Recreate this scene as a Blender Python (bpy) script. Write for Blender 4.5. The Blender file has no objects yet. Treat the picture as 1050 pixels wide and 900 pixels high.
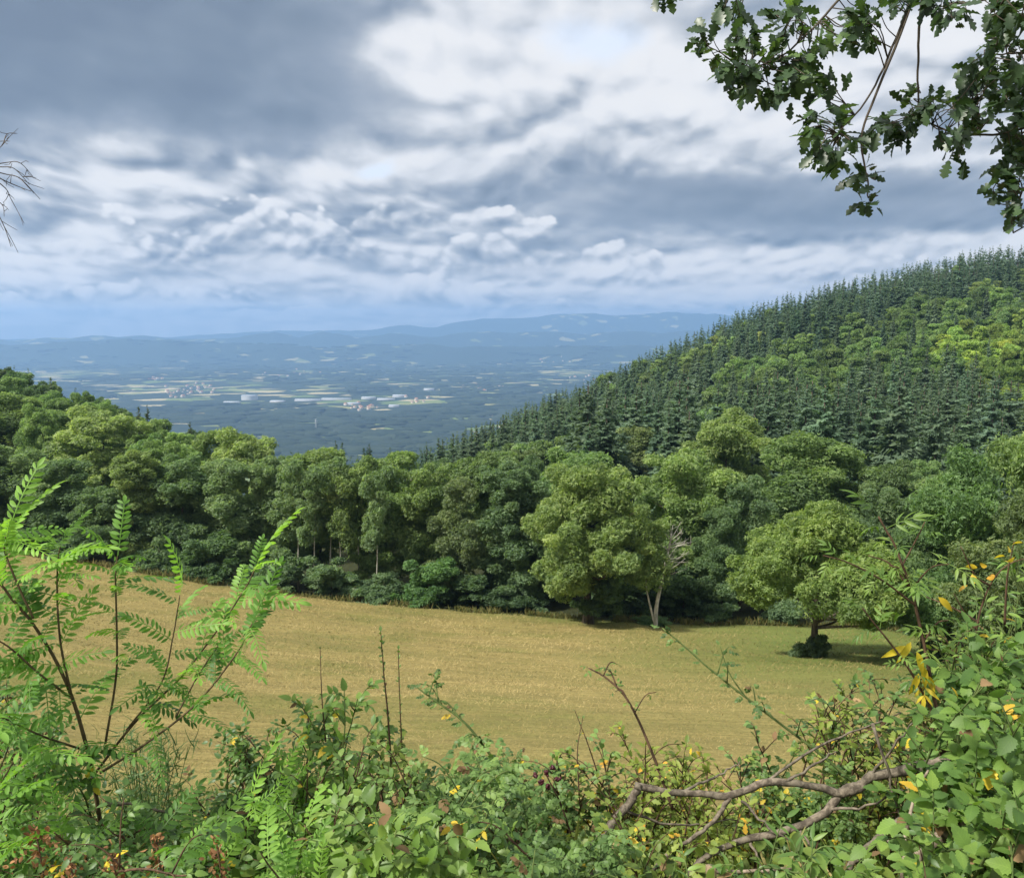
import bpy, math, random
import numpy as np

# ------------------------------------------------------------------ camera, sky, sun, exposure
scene = bpy.context.scene
COL = scene.collection
R = math.radians
CAM_Z = 1.6
PITCH = R(7.5)          # the camera looks slightly down
F_PX = 874.0            # focal length in pixels of the 1050 px wide photograph

cam_data = bpy.data.cameras.new("camera")
cam_data.sensor_width = 36.0
cam_data.lens = 36.0 * F_PX / 1050.0
cam_data.clip_start = 0.05
cam_data.clip_end = 90000.0
cam = bpy.data.objects.new("camera", cam_data)
cam.location = (0, 0, CAM_Z)
cam.rotation_euler = (R(90) - PITCH, 0, 0)
COL.objects.link(cam)
scene.camera = cam

SUN_EL, SUN_AZ = R(50), R(-118)      # azimuth from +Y, negative = to the left
SUN_STRENGTH = 4.4
SKY_STRENGTH = 0.10
scene.view_settings.view_transform = 'Standard'
scene.view_settings.look = 'None'
scene.view_settings.exposure = 0.66
scene.view_settings.gamma = 1.0
scene.view_settings.use_curve_mapping = False
scene.render.engine = 'CYCLES'
cy = scene.cycles
cy.max_bounces = 6
cy.diffuse_bounces = 3
cy.glossy_bounces = 2
cy.transmission_bounces = 3
cy.transparent_max_bounces = 4
cy.volume_bounces = 1
cy.use_denoising = True
try:
    cy.denoiser = 'OPENIMAGEDENOISE'
    cy.denoising_input_passes = 'RGB_ALBEDO_NORMAL'
except Exception:
    pass
cy.sample_clamp_indirect = 4.0
cy.use_adaptive_sampling = True
cy.adaptive_threshold = 0.015

sun_data = bpy.data.lights.new("sun", 'SUN')
sun_data.energy = SUN_STRENGTH
sun_data.angle = R(6)
sun_data.color = (1.0, 0.95, 0.86)
sun = bpy.data.objects.new("sun", sun_data)
sun_dir = np.array([math.sin(SUN_AZ) * math.cos(SUN_EL), math.cos(SUN_AZ) * math.cos(SUN_EL), math.sin(SUN_EL)])
sun.rotation_euler = (math.atan2(math.hypot(sun_dir[0], sun_dir[1]), sun_dir[2]), 0, math.atan2(sun_dir[0], -sun_dir[1]))
sun.location = (-60, 30, 90)
COL.objects.link(sun)


def P(px, py, Y):
    """World point seen at photograph pixel (px, py) at forward distance Y."""
    u = (px - 525.0) / F_PX
    v = (450.0 - py) / F_PX
    dx, dy, dz = u, math.cos(PITCH) + v * math.sin(PITCH), -math.sin(PITCH) + v * math.cos(PITCH)
    return np.array([dx / dy * Y, Y, CAM_Z + dz / dy * Y])


def proj(p):
    """Photograph pixel of world points (N,3)."""
    p = np.asarray(p, float)
    y, z = p[..., 1], p[..., 2] - CAM_Z
    d = y * math.cos(PITCH) - z * math.sin(PITCH)
    v = (y * math.sin(PITCH) + z * math.cos(PITCH)) / d
    return 525 + F_PX * p[..., 0] / d, 450 - F_PX * v


# ------------------------------------------------------------------ node helpers
class NT:
    def __init__(self, tree):
        self.t = tree
        self.n = tree.nodes
        self.l = tree.links

    def new(self, typ, **kw):
        nd = self.n.new(typ)
        for k, v in kw.items():
            setattr(nd, k, v)
        return nd

    def put(self, sock, val):
        if isinstance(val, bpy.types.NodeSocket):
            self.l.new(val, sock)
        elif val is not None:
            if hasattr(sock.default_value, '__len__') and not hasattr(val, '__len__'):
                val = [val] * len(sock.default_value)
            if hasattr(val, '__len__') and len(val) == 3 and len(sock.default_value) == 4:
                val = (*val, 1.0)
            sock.default_value = val

    def m(self, op, a, b=None, c=None, clamp=False):
        nd = self.new('ShaderNodeMath', operation=op, use_clamp=clamp)
        self.put(nd.inputs[0], a)
        if b is not None:
            self.put(nd.inputs[1], b)
        if c is not None:
            self.put(nd.inputs[2], c)
        return nd.outputs[0]

    def mix(self, f, a, b, typ='MIX'):
        nd = self.new('ShaderNodeMix', data_type='RGBA', blend_type=typ)
        self.put(nd.inputs[0], f)
        self.put(nd.inputs[6], a)
        self.put(nd.inputs[7], b)
        return nd.outputs[2]

    def step(self, x, lo, hi):
        nd = self.new('ShaderNodeMapRange', interpolation_type='SMOOTHSTEP')
        self.put(nd.inputs[0], x)
        nd.inputs[1].default_value = lo
        nd.inputs[2].default_value = hi
        return nd.outputs[0]

    def vec(self, x, y, z):
        nd = self.new('ShaderNodeCombineXYZ')
        for i, v in enumerate((x, y, z)):
            self.put(nd.inputs[i], v)
        return nd.outputs[0]

    def noise(self, v, scale, detail=4, rough=0.5, dist=0.0, lac=2.0):
        nd = self.new('ShaderNodeTexNoise')
        if v is not None:
            self.l.new(v, nd.inputs['Vector'])
        nd.inputs['Scale'].default_value = scale
        nd.inputs['Detail'].default_value = detail
        nd.inputs['Roughness'].default_value = rough
        nd.inputs['Lacunarity'].default_value = lac
        nd.inputs['Distortion'].default_value = dist
        return nd.outputs[0]

    def ramp(self, x, stops):
        nd = self.new('ShaderNodeValToRGB')
        cr = nd.color_ramp
        while len(cr.elements) > 1:
            cr.elements.remove(cr.elements[-1])
        cr.elements[0].position, cr.elements[0].color = stops[0][0], (*stops[0][1], 1)
        for p, c in stops[1:]:
            e = cr.elements.new(p)
            e.color = (*c, 1)
        self.put(nd.inputs[0], x)
        return nd.outputs[0]

    def scalevec(self, v, s):
        nd = self.new('ShaderNodeVectorMath', operation='MULTIPLY')
        self.l.new(v, nd.inputs[0])
        nd.inputs[1].default_value = s
        return nd.outputs[0]

    def addvec(self, v, s):
        nd = self.new('ShaderNodeVectorMath', operation='ADD')
        self.l.new(v, nd.inputs[0])
        self.put(nd.inputs[1], s)
        return nd.outputs[0]


# ------------------------------------------------------------------ sky: Nishita blue behind a broken deck of cloud
world = bpy.data.worlds.new("World")
scene.world = world
world.use_nodes = True
W = NT(world.node_tree)
W.n.clear()
tc = W.new('ShaderNodeTexCoord')
sep = W.new('ShaderNodeSeparateXYZ')
W.l.new(tc.outputs['Generated'], sep.inputs[0])
dx_, dy_, dz_ = sep.outputs
sky = W.new('ShaderNodeTexSky', sky_type='NISHITA')
sky.sun_disc = False
sky.sun_elevation = SUN_EL
sky.sun_rotation = SUN_AZ
sky.altitude = 700
sky.dust_density = 2.0
zc = W.m('MAXIMUM', dz_, 0.0)
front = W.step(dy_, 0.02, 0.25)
yv = W.m('MAXIMUM', W.m('ABSOLUTE', dy_), 0.05)
su = W.m('DIVIDE', dx_, yv)
sv = W.m('DIVIDE', zc, yv)


def uv_of(px, py):
    q = P(px, py, 1.0)
    return q[0], q[2] - CAM_Z


def noise2(v, scale, detail=4, rough=0.5, dist=0.0):
    o = W.noise(v, scale, detail, rough, dist)
    o.node.noise_dimensions = '2D'
    return o


def billow(v, scale, detail=3.0):
    """Heaped round puffs: fractal smooth Voronoi, its cells as bulges."""
    nd = W.new('ShaderNodeTexVoronoi', feature='SMOOTH_F1', voronoi_dimensions='2D')
    W.l.new(v, nd.inputs['Vector'])
    nd.inputs['Scale'].default_value = scale
    nd.inputs['Detail'].default_value = detail
    nd.inputs['Roughness'].default_value = 0.62
    nd.inputs['Smoothness'].default_value = 0.18
    return W.m('SUBTRACT', 1.0, nd.outputs['Distance'])


# cloud rows crowd together towards the horizon
row = W.m('MULTIPLY', W.m('LOGARITHM', W.m('ADD', sv, 0.08), 2.718), 0.34)
lay = W.vec(W.m('DIVIDE', su, W.m('ADD', W.m('MULTIPLY', sv, 1.1), 0.42)), W.m('MULTIPLY', row, 2.3), 0.0)
wn = W.new('ShaderNodeTexNoise', noise_dimensions='2D')
W.l.new(lay, wn.inputs['Vector'])
wn.inputs['Scale'].default_value = 2.6
wn.inputs['Detail'].default_value = 5
layw = W.addvec(lay, W.scalevec(W.addvec(wn.outputs['Color'], (-.5, -.5, -.5)), (0.15, 0.13, 0.0)))
OFF = (-0.012, 0.045, 0.0)
n_big = noise2(W.addvec(lay, (3.1, 7.7, 0.0)), 0.9, 3, 0.5)
n_mid = noise2(W.addvec(lay, (1.3, 2.2, 0.0)), 1.7, 5, 0.5)
puff = billow(layw, 2.2)
puff2 = billow(W.addvec(layw, OFF), 2.2)
fine = noise2(layw, 5.0, 8, 0.58)
fine2 = noise2(W.addvec(layw, OFF), 5.0, 8, 0.58)
dirv = W.vec(su, W.m('MULTIPLY', sv, 1.6), 0.0)
n_warp = noise2(dirv, 4.0, 6, 0.55)
n_warp2 = noise2(W.addvec(dirv, (5.0, 3.0, 1.0)), 4.0, 6, 0.55)
wu = W.m('ADD', su, W.m('MULTIPLY', W.m('SUBTRACT', n_warp, 0.5), 0.16))
wv = W.m('ADD', sv, W.m('MULTIPLY', W.m('SUBTRACT', n_warp2, 0.5), 0.085))


def cloud_mass(px, py, rx, ry, amp, power=2.0):
    """A bank of thicker (amp > 0) or thinner cloud in one direction of the sky."""
    u0, v0 = uv_of(px, py)
    a, b = rx / F_PX, ry / F_PX
    du = W.m('ABSOLUTE', W.m('DIVIDE', W.m('SUBTRACT', wu, u0), a))
    dv = W.m('ABSOLUTE', W.m('DIVIDE', W.m('SUBTRACT', wv, v0), b))
    q = W.m('ADD', W.m('POWER', du, power), W.m('POWER', dv, power))
    g = W.m('EXPONENT', W.m('MULTIPLY', q, -1.0))
    return W.m('MULTIPLY', g, amp)


MASSES = [
    (115, 12, 258, 120, 0.54, 5.0), (150, 120, 200, 40, 0.10, 2.0), (420, 112, 60, 24, 0.16, 2.0), (425, -4, 34, 22, 0.22, 2.0),
    (455, 50, 80, 55, -0.14, 2.0), (600, 30, 90, 50, -0.16, 2.0), (380, 176, 40, 18, -0.12, 2.0),
    (790, 208, 280, 34, 0.42, 2.8), (600, 150, 120, 36, 0.09, 2.0), (1000, 150, 160, 60, 0.12, 2.0),
    (330, 240, 85, 13, 0.24, 2.0), (170, 292, 140, 12, 0.18, 2.0), (590, 250, 110, 14, 0.16, 2.0), (455, 277, 90, 11, 0.12, 2.0), (430, 308, 130, 8, 0.14, 2.0),
    (980, 255, 180, 10, -0.22, 2.0), (200, 200, 220, 24, -0.06, 2.0), (460, 215, 50, 26, -0.10, 2.0), (720, 100, 130, 50, -0.04, 2.0),
    (690, 287, 110, 9, -0.10, 2.0),
]
bias = None
for args in MASSES:
    g = cloud_mass(*args)
    bias = g if bias is None else W.m('ADD', bias, g)
bias = W.m('MULTIPLY', bias, front)
blue = W.m('ADD', cloud_mass(595, 34, 60, 30, 0.9), cloud_mass(382, 177, 26, 11, 0.8))
blue = W.m('MULTIPLY', W.step(W.m('ADD', W.m('MULTIPLY', blue, front), W.m('MULTIPLY', W.m('SUBTRACT', fine, 0.5), 0.8)), 0.25, 0.85), 0.55)
calm = W.m('SUBTRACT', 1.0, W.m('MULTIPLY', W.step(bias, 0.10, 0.36), 0.80))     # thick cloud has a smooth grey base
S = W.m('ADD', 0.405, bias)
tex = W.m('ADD', W.m('MULTIPLY', W.m('SUBTRACT', n_mid, 0.5), 0.30), W.m('MULTIPLY', W.m('SUBTRACT', n_big, 0.5), 0.30))
tex = W.m('ADD', tex, W.m('MULTIPLY', W.m('SUBTRACT', puff, 0.55), -0.16))
tex = W.m('ADD', tex, W.m('MULTIPLY', W.m('SUBTRACT', fine, 0.5), 0.16))
# light side and base of each billow
emb = W.m('ADD', W.m('MULTIPLY', W.m('SUBTRACT', puff2, puff), 1.5), W.m('MULTIPLY', W.m('SUBTRACT', fine2, fine), 0.7))
tex = W.m('ADD', tex, emb)
low = W.step(sv, 0.11, 0.01)
tex = W.m('MULTIPLY', tex, W.m('SUBTRACT', 1.0, W.m('MULTIPLY', low, 0.45)))
S = W.m('ADD', S, W.m('MULTIPLY', W.m('MULTIPLY', tex, 0.60), calm))
S = W.m('SUBTRACT', S, W.m('MULTIPLY', low, 0.03))
# unseen cloud overhead and behind, towards the sun, brightened to add ambient light
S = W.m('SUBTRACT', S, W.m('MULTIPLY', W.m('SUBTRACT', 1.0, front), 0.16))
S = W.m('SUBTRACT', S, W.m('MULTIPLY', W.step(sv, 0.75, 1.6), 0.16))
# rows of heaped cumulus: flat shaded base, bumpy bright top, nearer rows in front of farther ones
pix = W.vec(su, W.m('MULTIPLY', sv, 1.25), 0.0)
heap = billow(W.addvec(pix, W.scalevec(W.addvec(wn.outputs['Color'], (-.5, -.5, -.5)), (0.05, 0.05, 0.0))), 7.5, 3.0)
heap2 = billow(W.addvec(W.addvec(pix, W.scalevec(W.addvec(wn.outputs['Color'], (-.5, -.5, -.5)), (0.05, 0.05, 0.0))), (-0.004, 0.013, 0.0)), 7.5, 3.0)
wisp = noise2(pix, 9.0, 8, 0.6)
BANKS = [  # centre column, half width, base row, top row, darkness of the base, strength
    (300, 420, 322, 306, 0.42, 0.75), (620, 240, 316, 298, 0.44, 0.75), (120, 190, 306, 272, 0.56, 0.85), (440, 130, 308, 268, 0.50, 0.85), (640, 110, 290, 262, 0.46, 0.8),
    (960, 180, 284, 238, 0.46, 0.85), (560, 130, 270, 200, 0.60, 0.9), (250, 165, 260, 180, 0.62, 0.95), (40, 120, 252, 176, 0.54, 0.9), (450, 90, 232, 180, 0.50, 0.7), (700, 130, 168, 92, 0.56, 0.55)]
for cx, hw, pb, pt, dk, stg in BANKS:
    u0, vb = uv_of(cx, pb)
    vt = uv_of(cx, pt)[1]
    e = W.m('DIVIDE', W.m('SUBTRACT', W.m('ADD', sv, W.m('MULTIPLY', W.m('SUBTRACT', wisp, 0.5), 0.012)), vb), vt - vb)
    du = W.m('DIVIDE', W.m('SUBTRACT', W.m('ADD', su, W.m('MULTIPLY', W.m('SUBTRACT', wisp, 0.5), 0.10)), u0), hw / F_PX)
    win = W.m('EXPONENT', W.m('MULTIPLY', W.m('POWER', W.m('ABSOLUTE', du), 4.0), -1.0))
    crest = W.m('ADD', W.m('MULTIPLY', W.m('SUBTRACT', heap, 0.55), 0.9), W.m('MULTIPLY', W.m('SUBTRACT', n_warp, 0.5), 1.3))
    crest = W.m('ADD', W.m('MULTIPLY', W.m('ADD', crest, 1.05), win), -0.25)
    mask = W.m('MULTIPLY', W.step(e, -0.28, 0.10), W.step(W.m('SUBTRACT', crest, e), -0.05, 0.16))
    mask = W.m('MULTIPLY', mask, W.m('MULTIPLY', front, stg))
    ec = W.m('MAXIMUM', W.m('MINIMUM', e, 1.0), 0.0)
    Sb = W.m('ADD', W.m('MULTIPLY', W.m('SUBTRACT', 1.0, W.step(ec, 0.0, 0.62)), dk - 0.26), 0.26)
    Sb = W.m('ADD', Sb, W.m('ADD', W.m('MULTIPLY', W.m('SUBTRACT', heap2, heap), 1.15), W.m('MULTIPLY', W.m('SUBTRACT', wisp, 0.5), 0.16)))
    S = W.m('ADD', W.m('MULTIPLY', S, W.m('SUBTRACT', 1.0, mask)), W.m('MULTIPLY', Sb, mask))
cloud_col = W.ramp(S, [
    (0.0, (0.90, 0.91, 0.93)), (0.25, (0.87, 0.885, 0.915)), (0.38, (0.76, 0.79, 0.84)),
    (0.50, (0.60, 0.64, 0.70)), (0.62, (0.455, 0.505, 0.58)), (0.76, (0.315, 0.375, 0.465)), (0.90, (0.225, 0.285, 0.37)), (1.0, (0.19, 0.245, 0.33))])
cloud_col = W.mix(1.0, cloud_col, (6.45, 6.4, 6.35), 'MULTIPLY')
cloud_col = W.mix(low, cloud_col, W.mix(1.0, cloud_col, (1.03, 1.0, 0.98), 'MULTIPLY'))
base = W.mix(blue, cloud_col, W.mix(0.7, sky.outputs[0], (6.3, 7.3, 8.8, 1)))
# below the true horizon only dull ground light
down = W.step(dz_, -0.06, -0.012)
base = W.mix(down, (0.9, 1.0, 1.0, 1), base)
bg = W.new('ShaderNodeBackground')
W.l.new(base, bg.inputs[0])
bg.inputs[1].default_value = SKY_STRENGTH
wo = W.new('ShaderNodeOutputWorld')
W.l.new(bg.outputs[0], wo.inputs[0])
try:
    world.cycles.sampling_method = 'MANUAL'
    world.cycles.sample_map_resolution = 1024
except Exception:
    pass

# ------------------------------------------------------------------ mesh helpers


def norm(a):
    return a / np.maximum(np.linalg.norm(a, axis=-1, keepdims=True), 1e-9)


class Tmpl:
    def __init__(self, v, f, uv=None):
        self.v = np.asarray(v, float)
        self.f = np.asarray(f, int)
        self.uv = np.asarray(uv, float) if uv is not None else self.v[:, :2].copy()


class MB:
    """Collects vertices and faces and links them as ONE mesh object."""

    def __init__(self):
        self.v, self.f, self.t, self.uv, self.n = [], [], [], [], 0

    def add(self, v, f, tint=0.5, uv=None):
        v = np.asarray(v, float).reshape(-1, 3)
        f = np.asarray(f, int)
        self.v.append(v)
        self.f.append(f + self.n)
        self.t.append(np.broadcast_to(np.asarray(tint, float), (len(v),)))
        self.uv.append(uv if uv is not None else np.zeros((len(v), 2)))
        self.n += len(v)
        return self

    def scatter(self, T, pos, d, nrm, sc, tint):
        pos = np.asarray(pos, float)
        N = len(pos)
        if N == 0:
            return self
        y = norm(np.asarray(d, float))
        x = norm(np.cross(y, nrm) + 1e-6)
        z = np.cross(x, y)
        sc = np.asarray(sc, float)
        sc = np.broadcast_to(sc[:, None] if sc.ndim == 1 else (sc if sc.ndim == 2 else np.full((N, 1), sc)), (N, 3))
        k = len(T.v)
        V = pos[:, None] + (T.v[None, :, 0:1] * sc[:, None, 0:1]) * x[:, None] + (T.v[None, :, 1:2] * sc[:, None, 1:2]) * y[:, None] \
            + (T.v[None, :, 2:3] * sc[:, None, 2:3]) * z[:, None]
        Fc = (T.f[None] + (np.arange(N) * k)[:, None, None]).reshape(-1, T.f.shape[1])
        tint = np.repeat(np.broadcast_to(np.asarray(tint, float), (N,)), k)
        return self.add(V.reshape(-1, 3), Fc, tint, np.tile(T.uv, (N, 1)))

    def tube(self, pts, rad, k=6, tint=0.5, cap=True):
        pts = np.asarray(pts, float)
        n = len(pts)
        rad = np.broadcast_to(np.asarray(rad, float), (n,))
        tg = norm(np.gradient(pts, axis=0))
        ref = np.array([0.31, 0.17, 0.93]) if abs(tg[:, 2]).mean() < 0.8 else np.array([0.9, 0.3, 0.1])
        x = norm(np.cross(tg, ref))
        y = np.cross(tg, x)
        a = np.arange(k) * 2 * math.pi / k
        V = pts[:, None] + rad[:, None, None] * (np.cos(a)[None, :, None] * x[:, None] + np.sin(a)[None, :, None] * y[:, None])
        i = np.arange(n - 1)[:, None] * k
        j = np.arange(k)[None]
        j2 = (j + 1) % k
        Fc = np.stack([i + j, i + j2, i + k + j2, i + k + j], -1).reshape(-1, 4)
        uv = np.stack([np.tile(a / 6.283, n), np.repeat(np.arange(n) / max(1, n - 1), k)], -1)
        if cap:
            V2 = np.concatenate([V.reshape(-1, 3), pts[:1], pts[-1:]])
            c0, c1 = n * k, n * k + 1
            j = np.arange(k)
            j2 = (j + 1) % k
            b = (n - 1) * k
            caps = np.concatenate([np.stack([j2, j, np.full(k, c0), np.full(k, c0)], -1), np.stack([b + j, b + j2, np.full(k, c1), np.full(k, c1)], -1)])
            self.add(V2, Fc, tint, np.concatenate([uv, [[0, 0], [0, 1]]]))
            # triangles stored as separate batch
            self.f.append(caps[:, :3] + self.n - len(V2))
            self.v.append(np.zeros((0, 3))); self.t.append(np.zeros(0)); self.uv.append(np.zeros((0, 2)))
            return self
        return self.add(V.reshape(-1, 3), Fc, tint, uv)

    def box(self, lo, hi, tint=0.5):
        (a, b, c), (d, e, f) = lo, hi
        v = [(a, b, c), (d, b, c), (d, e, c), (a, e, c), (a, b, f), (d, b, f), (d, e, f), (a, e, f)]
        return self.add(v, [(3, 2, 1, 0), (4, 5, 6, 7), (0, 1, 5, 4), (1, 2, 6, 5), (2, 3, 7, 6), (3, 0, 4, 7)], tint)

    def arrays(self):
        return np.concatenate(self.v), self.f, np.concatenate(self.t), np.concatenate(self.uv)

    def mesh(self, name, mats, smooth=False):
        V, Fs, T, UV = self.arrays()
        me = bpy.data.meshes.new(name)
        loops = np.concatenate([f.reshape(-1) for f in Fs if len(f)])
        sizes = np.concatenate([np.full(len(f), f.shape[1]) for f in Fs if len(f)])
        me.vertices.add(len(V))
        me.vertices.foreach_set('co', V.astype(np.float32).ravel())
        me.loops.add(len(loops))
        me.loops.foreach_set('vertex_index', loops.astype(np.int32))
        me.polygons.add(len(sizes))
        starts = np.concatenate([[0], np.cumsum(sizes)[:-1]])
        me.polygons.foreach_set('loop_start', starts.astype(np.int32))
        me.polygons.foreach_set('loop_total', sizes.astype(np.int32))
        if smooth:
            me.polygons.foreach_set('use_smooth', np.ones(len(sizes), bool))
        at = me.attributes.new('tint', 'FLOAT', 'POINT')
        at.data.foreach_set('value', T.astype(np.float32))
        ul = me.uv_layers.new(name='UVMap')
        ul.data.foreach_set('uv', UV[loops].astype(np.float32).ravel())
        for m_ in (mats if isinstance(mats, (list, tuple)) else [mats]):
            me.materials.append(m_)
        me.update()
        me.validate()
        return me

    def build(self, name, mats, parent=None, smooth=False):
        return link(name, self.mesh(name, mats, smooth), parent)


def link(name, data, parent=None):
    o = bpy.data.objects.new(name, data)
    COL.objects.link(o)
    if parent is not None:
        o.parent = parent
    return o


def tag(o, label=None, cat=None, group=None, kind=None):
    if label:
        o['label'] = label
    if cat:
        o['category'] = cat
    if group:
        o['group'] = group
    if kind:
        o['kind'] = kind
    return o


def empty(name, loc, label, cat, group=None):
    o = bpy.data.objects.new(name, None)
    o.location = loc
    o.empty_display_size = 0.2
    COL.objects.link(o)
    return tag(o, label, cat, group)


def smooth_path(pts, n=24):
    """Catmull-Rom through the points."""
    p = np.asarray(pts, float)
    if len(p) == 2:
        return p[0] + (p[1] - p[0]) * np.linspace(0, 1, n)[:, None]
    q = np.vstack([2 * p[0] - p[1], p, 2 * p[-1] - p[-2]])
    t = np.linspace(0, len(p) - 1, n)
    i = np.minimum(t.astype(int), len(p) - 2)
    f = (t - i)[:, None]
    a, b, c, d = q[i], q[i + 1], q[i + 2], q[i + 3]
    return 0.5 * (2 * b + (c - a) * f + (2 * a - 5 * b + 4 * c - d) * f ** 2 + (3 * b - a - 3 * c + d) * f ** 3)


# ------------------------------------------------------------------ materials
def material(name):
    m_ = bpy.data.materials.new(name)
    m_.use_nodes = True
    t = NT(m_.node_tree)
    t.n.clear()
    return m_, t


def finish(t, shader):
    out = t.new('ShaderNodeOutputMaterial')
    t.l.new(shader, out.inputs[0])


def principled(t, col, rough=0.8, spec=0.3, normal=None):
    b = t.new('ShaderNodeBsdfPrincipled')
    t.put(b.inputs['Base Color'], col)
    t.put(b.inputs['Roughness'], rough)
    b.inputs['Specular IOR Level'].default_value = spec
    if normal is not None:
        t.l.new(normal, b.inputs['Normal'])
    return b.outputs[0]


def attr(t, name):
    a = t.new('ShaderNodeAttribute', attribute_name=name)
    return a.outputs['Fac']


def bump(t, h, strength=0.4, dist=0.05):
    b = t.new('ShaderNodeBump')
    b.inputs['Strength'].default_value = strength
    b.inputs['Distance'].default_value = dist
    t.l.new(h, b.inputs['Height'])
    return b.outputs[0]


def leaf_mat(name, stops, trans=0.3, tcol=None, rough=0.55, spec=0.35, veins=0.0, objcol=False):
    """Leaf: colour from the leaf's own tint, thin translucency, optional veins along its UV."""
    m_, t = material(name)
    ti = attr(t, 'tint')
    col = t.ramp(ti, stops)
    geo = t.new('ShaderNodeTexCoord')
    nz = t.noise(geo.outputs['Object'], 0.8 if objcol else 14.0, 3)
    col = t.mix(1.0, col, t.ramp(nz, [(0.3, (0.72, 0.74, 0.7)), (0.7, (1.25, 1.22, 1.2))]), 'MULTIPLY')
    if objcol:
        oi = t.new('ShaderNodeObjectInfo')
        col = t.mix(1.0, col, oi.outputs['Color'], 'MULTIPLY')
    nrm = None
    if veins:
        uvn = t.new('ShaderNodeTexCoord')
        sp = t.new('ShaderNodeSeparateXYZ')
        t.l.new(uvn.outputs['UV'], sp.inputs[0])
        ax = t.m('ABSOLUTE', sp.outputs[0])
        side = t.m('SINE', t.m('MULTIPLY', t.m('SUBTRACT', sp.outputs[1], t.m('MULTIPLY', ax, 0.75)), 46.0))
        vein = t.m('MAXIMUM', t.step(side, 0.86, 1.0), t.step(ax, 0.03, 0.0))
        col = t.mix(t.m('MULTIPLY', vein, veins), col, t.mix(1.0, col, (1.7, 1.6, 1.5, 1), 'MULTIPLY'))
    p = principled(t, col, rough, spec, nrm)
    tr = t.new('ShaderNodeBsdfTranslucent')
    t.l.new(t.mix(1.0, col, tcol or (1.5, 1.6, 0.7, 1), 'MULTIPLY'), tr.inputs[0])
    mx = t.new('ShaderNodeMixShader')
    mx.inputs[0].default_value = trans
    t.l.new(p, mx.inputs[1])
    t.l.new(tr.outputs[0], mx.inputs[2])
    finish(t, mx.outputs[0])
    return m_


def bark_mat(name, c0, c1, scale=30.0, stretch=0.25, rough=0.9):
    m_, t = material(name)
    g = t.new('ShaderNodeTexCoord')
    v = t.scalevec(g.outputs['Object'], (1, 1, stretch))
    n = t.noise(v, scale, 6, 0.65, 0.4)
    n2 = t.noise(g.outputs['Object'], scale * 0.23, 3)
    col = t.mix(t.step(n, 0.35, 0.65), (*c0, 1), (*c1, 1))
    col = t.mix(1.0, col, t.ramp(n2, [(0.3, (0.7, 0.72, 0.68)), (0.7, (1.25, 1.2, 1.15))]), 'MULTIPLY')
    finish(t, principled(t, col, rough, 0.2, bump(t, n, 0.6, 0.3 / scale)))
    return m_


def plain_mat(name, col, rough=0.8, var=0.2, scale=3.0):
    m_, t = material(name)
    g = t.new('ShaderNodeTexCoord')
    n = t.noise(g.outputs['Object'], scale, 5, 0.6)
    c = t.mix(1.0, (*col, 1), t.ramp(n, [(0.3, (1 - var,) * 3), (0.7, (1 + var,) * 3)]), 'MULTIPLY')
    finish(t, principled(t, c, rough, 0.25, bump(t, n, 0.2, 0.02)))
    return m_


M = {}
M['broadleaf'] = leaf_mat('broadleaf_foliage', [(0.0, (0.092, 0.142, 0.076)), (0.5, (0.165, 0.238, 0.114)), (1.0, (0.240, 0.305, 0.145))], 0.45, objcol=True, rough=0.6)
M['conifer'] = leaf_mat('conifer_needles', [(0.0, (0.062, 0.098, 0.068)), (0.5, (0.115, 0.164, 0.106)), (1.0, (0.155, 0.200, 0.118))], 0.32, objcol=True, rough=0.7, spec=0.2)
M['bark'] = bark_mat('tree_bark', (0.045, 0.038, 0.03), (0.12, 0.10, 0.08), 6.0)
M['pale_bark'] = bark_mat('pale_bark', (0.26, 0.25, 0.22), (0.52, 0.50, 0.45), 5.0)

# ------------------------------------------------------------------ terrain
PROF = np.array([(-40, 0.0), (0, 0), (1.4, 0), (2.2, -0.25), (3, -0.75), (5, -2.0), (10, -4.7), (20, -8.6), (40, -15.8), (58, -21.3), (77, -26.1), (90, -28.6), (110, -31.0), (140, -33)])
_py = np.linspace(-10, 140, 3001)
_pz = np.interp(_py, PROF[:, 0], PROF[:, 1])
for _ in range(3):
    for w_, lo in ((13, 0.0), (81, 9.0), (161, 25.0)):
        k_ = np.ones(w_) / w_
        pad = np.pad(_pz, w_ // 2, mode='edge')
        s_ = np.convolve(pad, k_, 'valid')
        _pz = np.where(_py > lo, s_ * np.clip((_py - lo) / 3, 0, 1) + _pz * (1 - np.clip((_py - lo) / 3, 0, 1)), _pz)


def field_z(X, Y):
    lft = np.logaddexp(0, (-X - 4) / 5.0) * 5.0
    rgt = np.maximum(0, X)
    w = np.clip((Y - 2) / 25, 0, 1)
    return np.interp(Y, _py, _pz) + w * (0.135 * lft - 0.022 * rgt)


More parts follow.
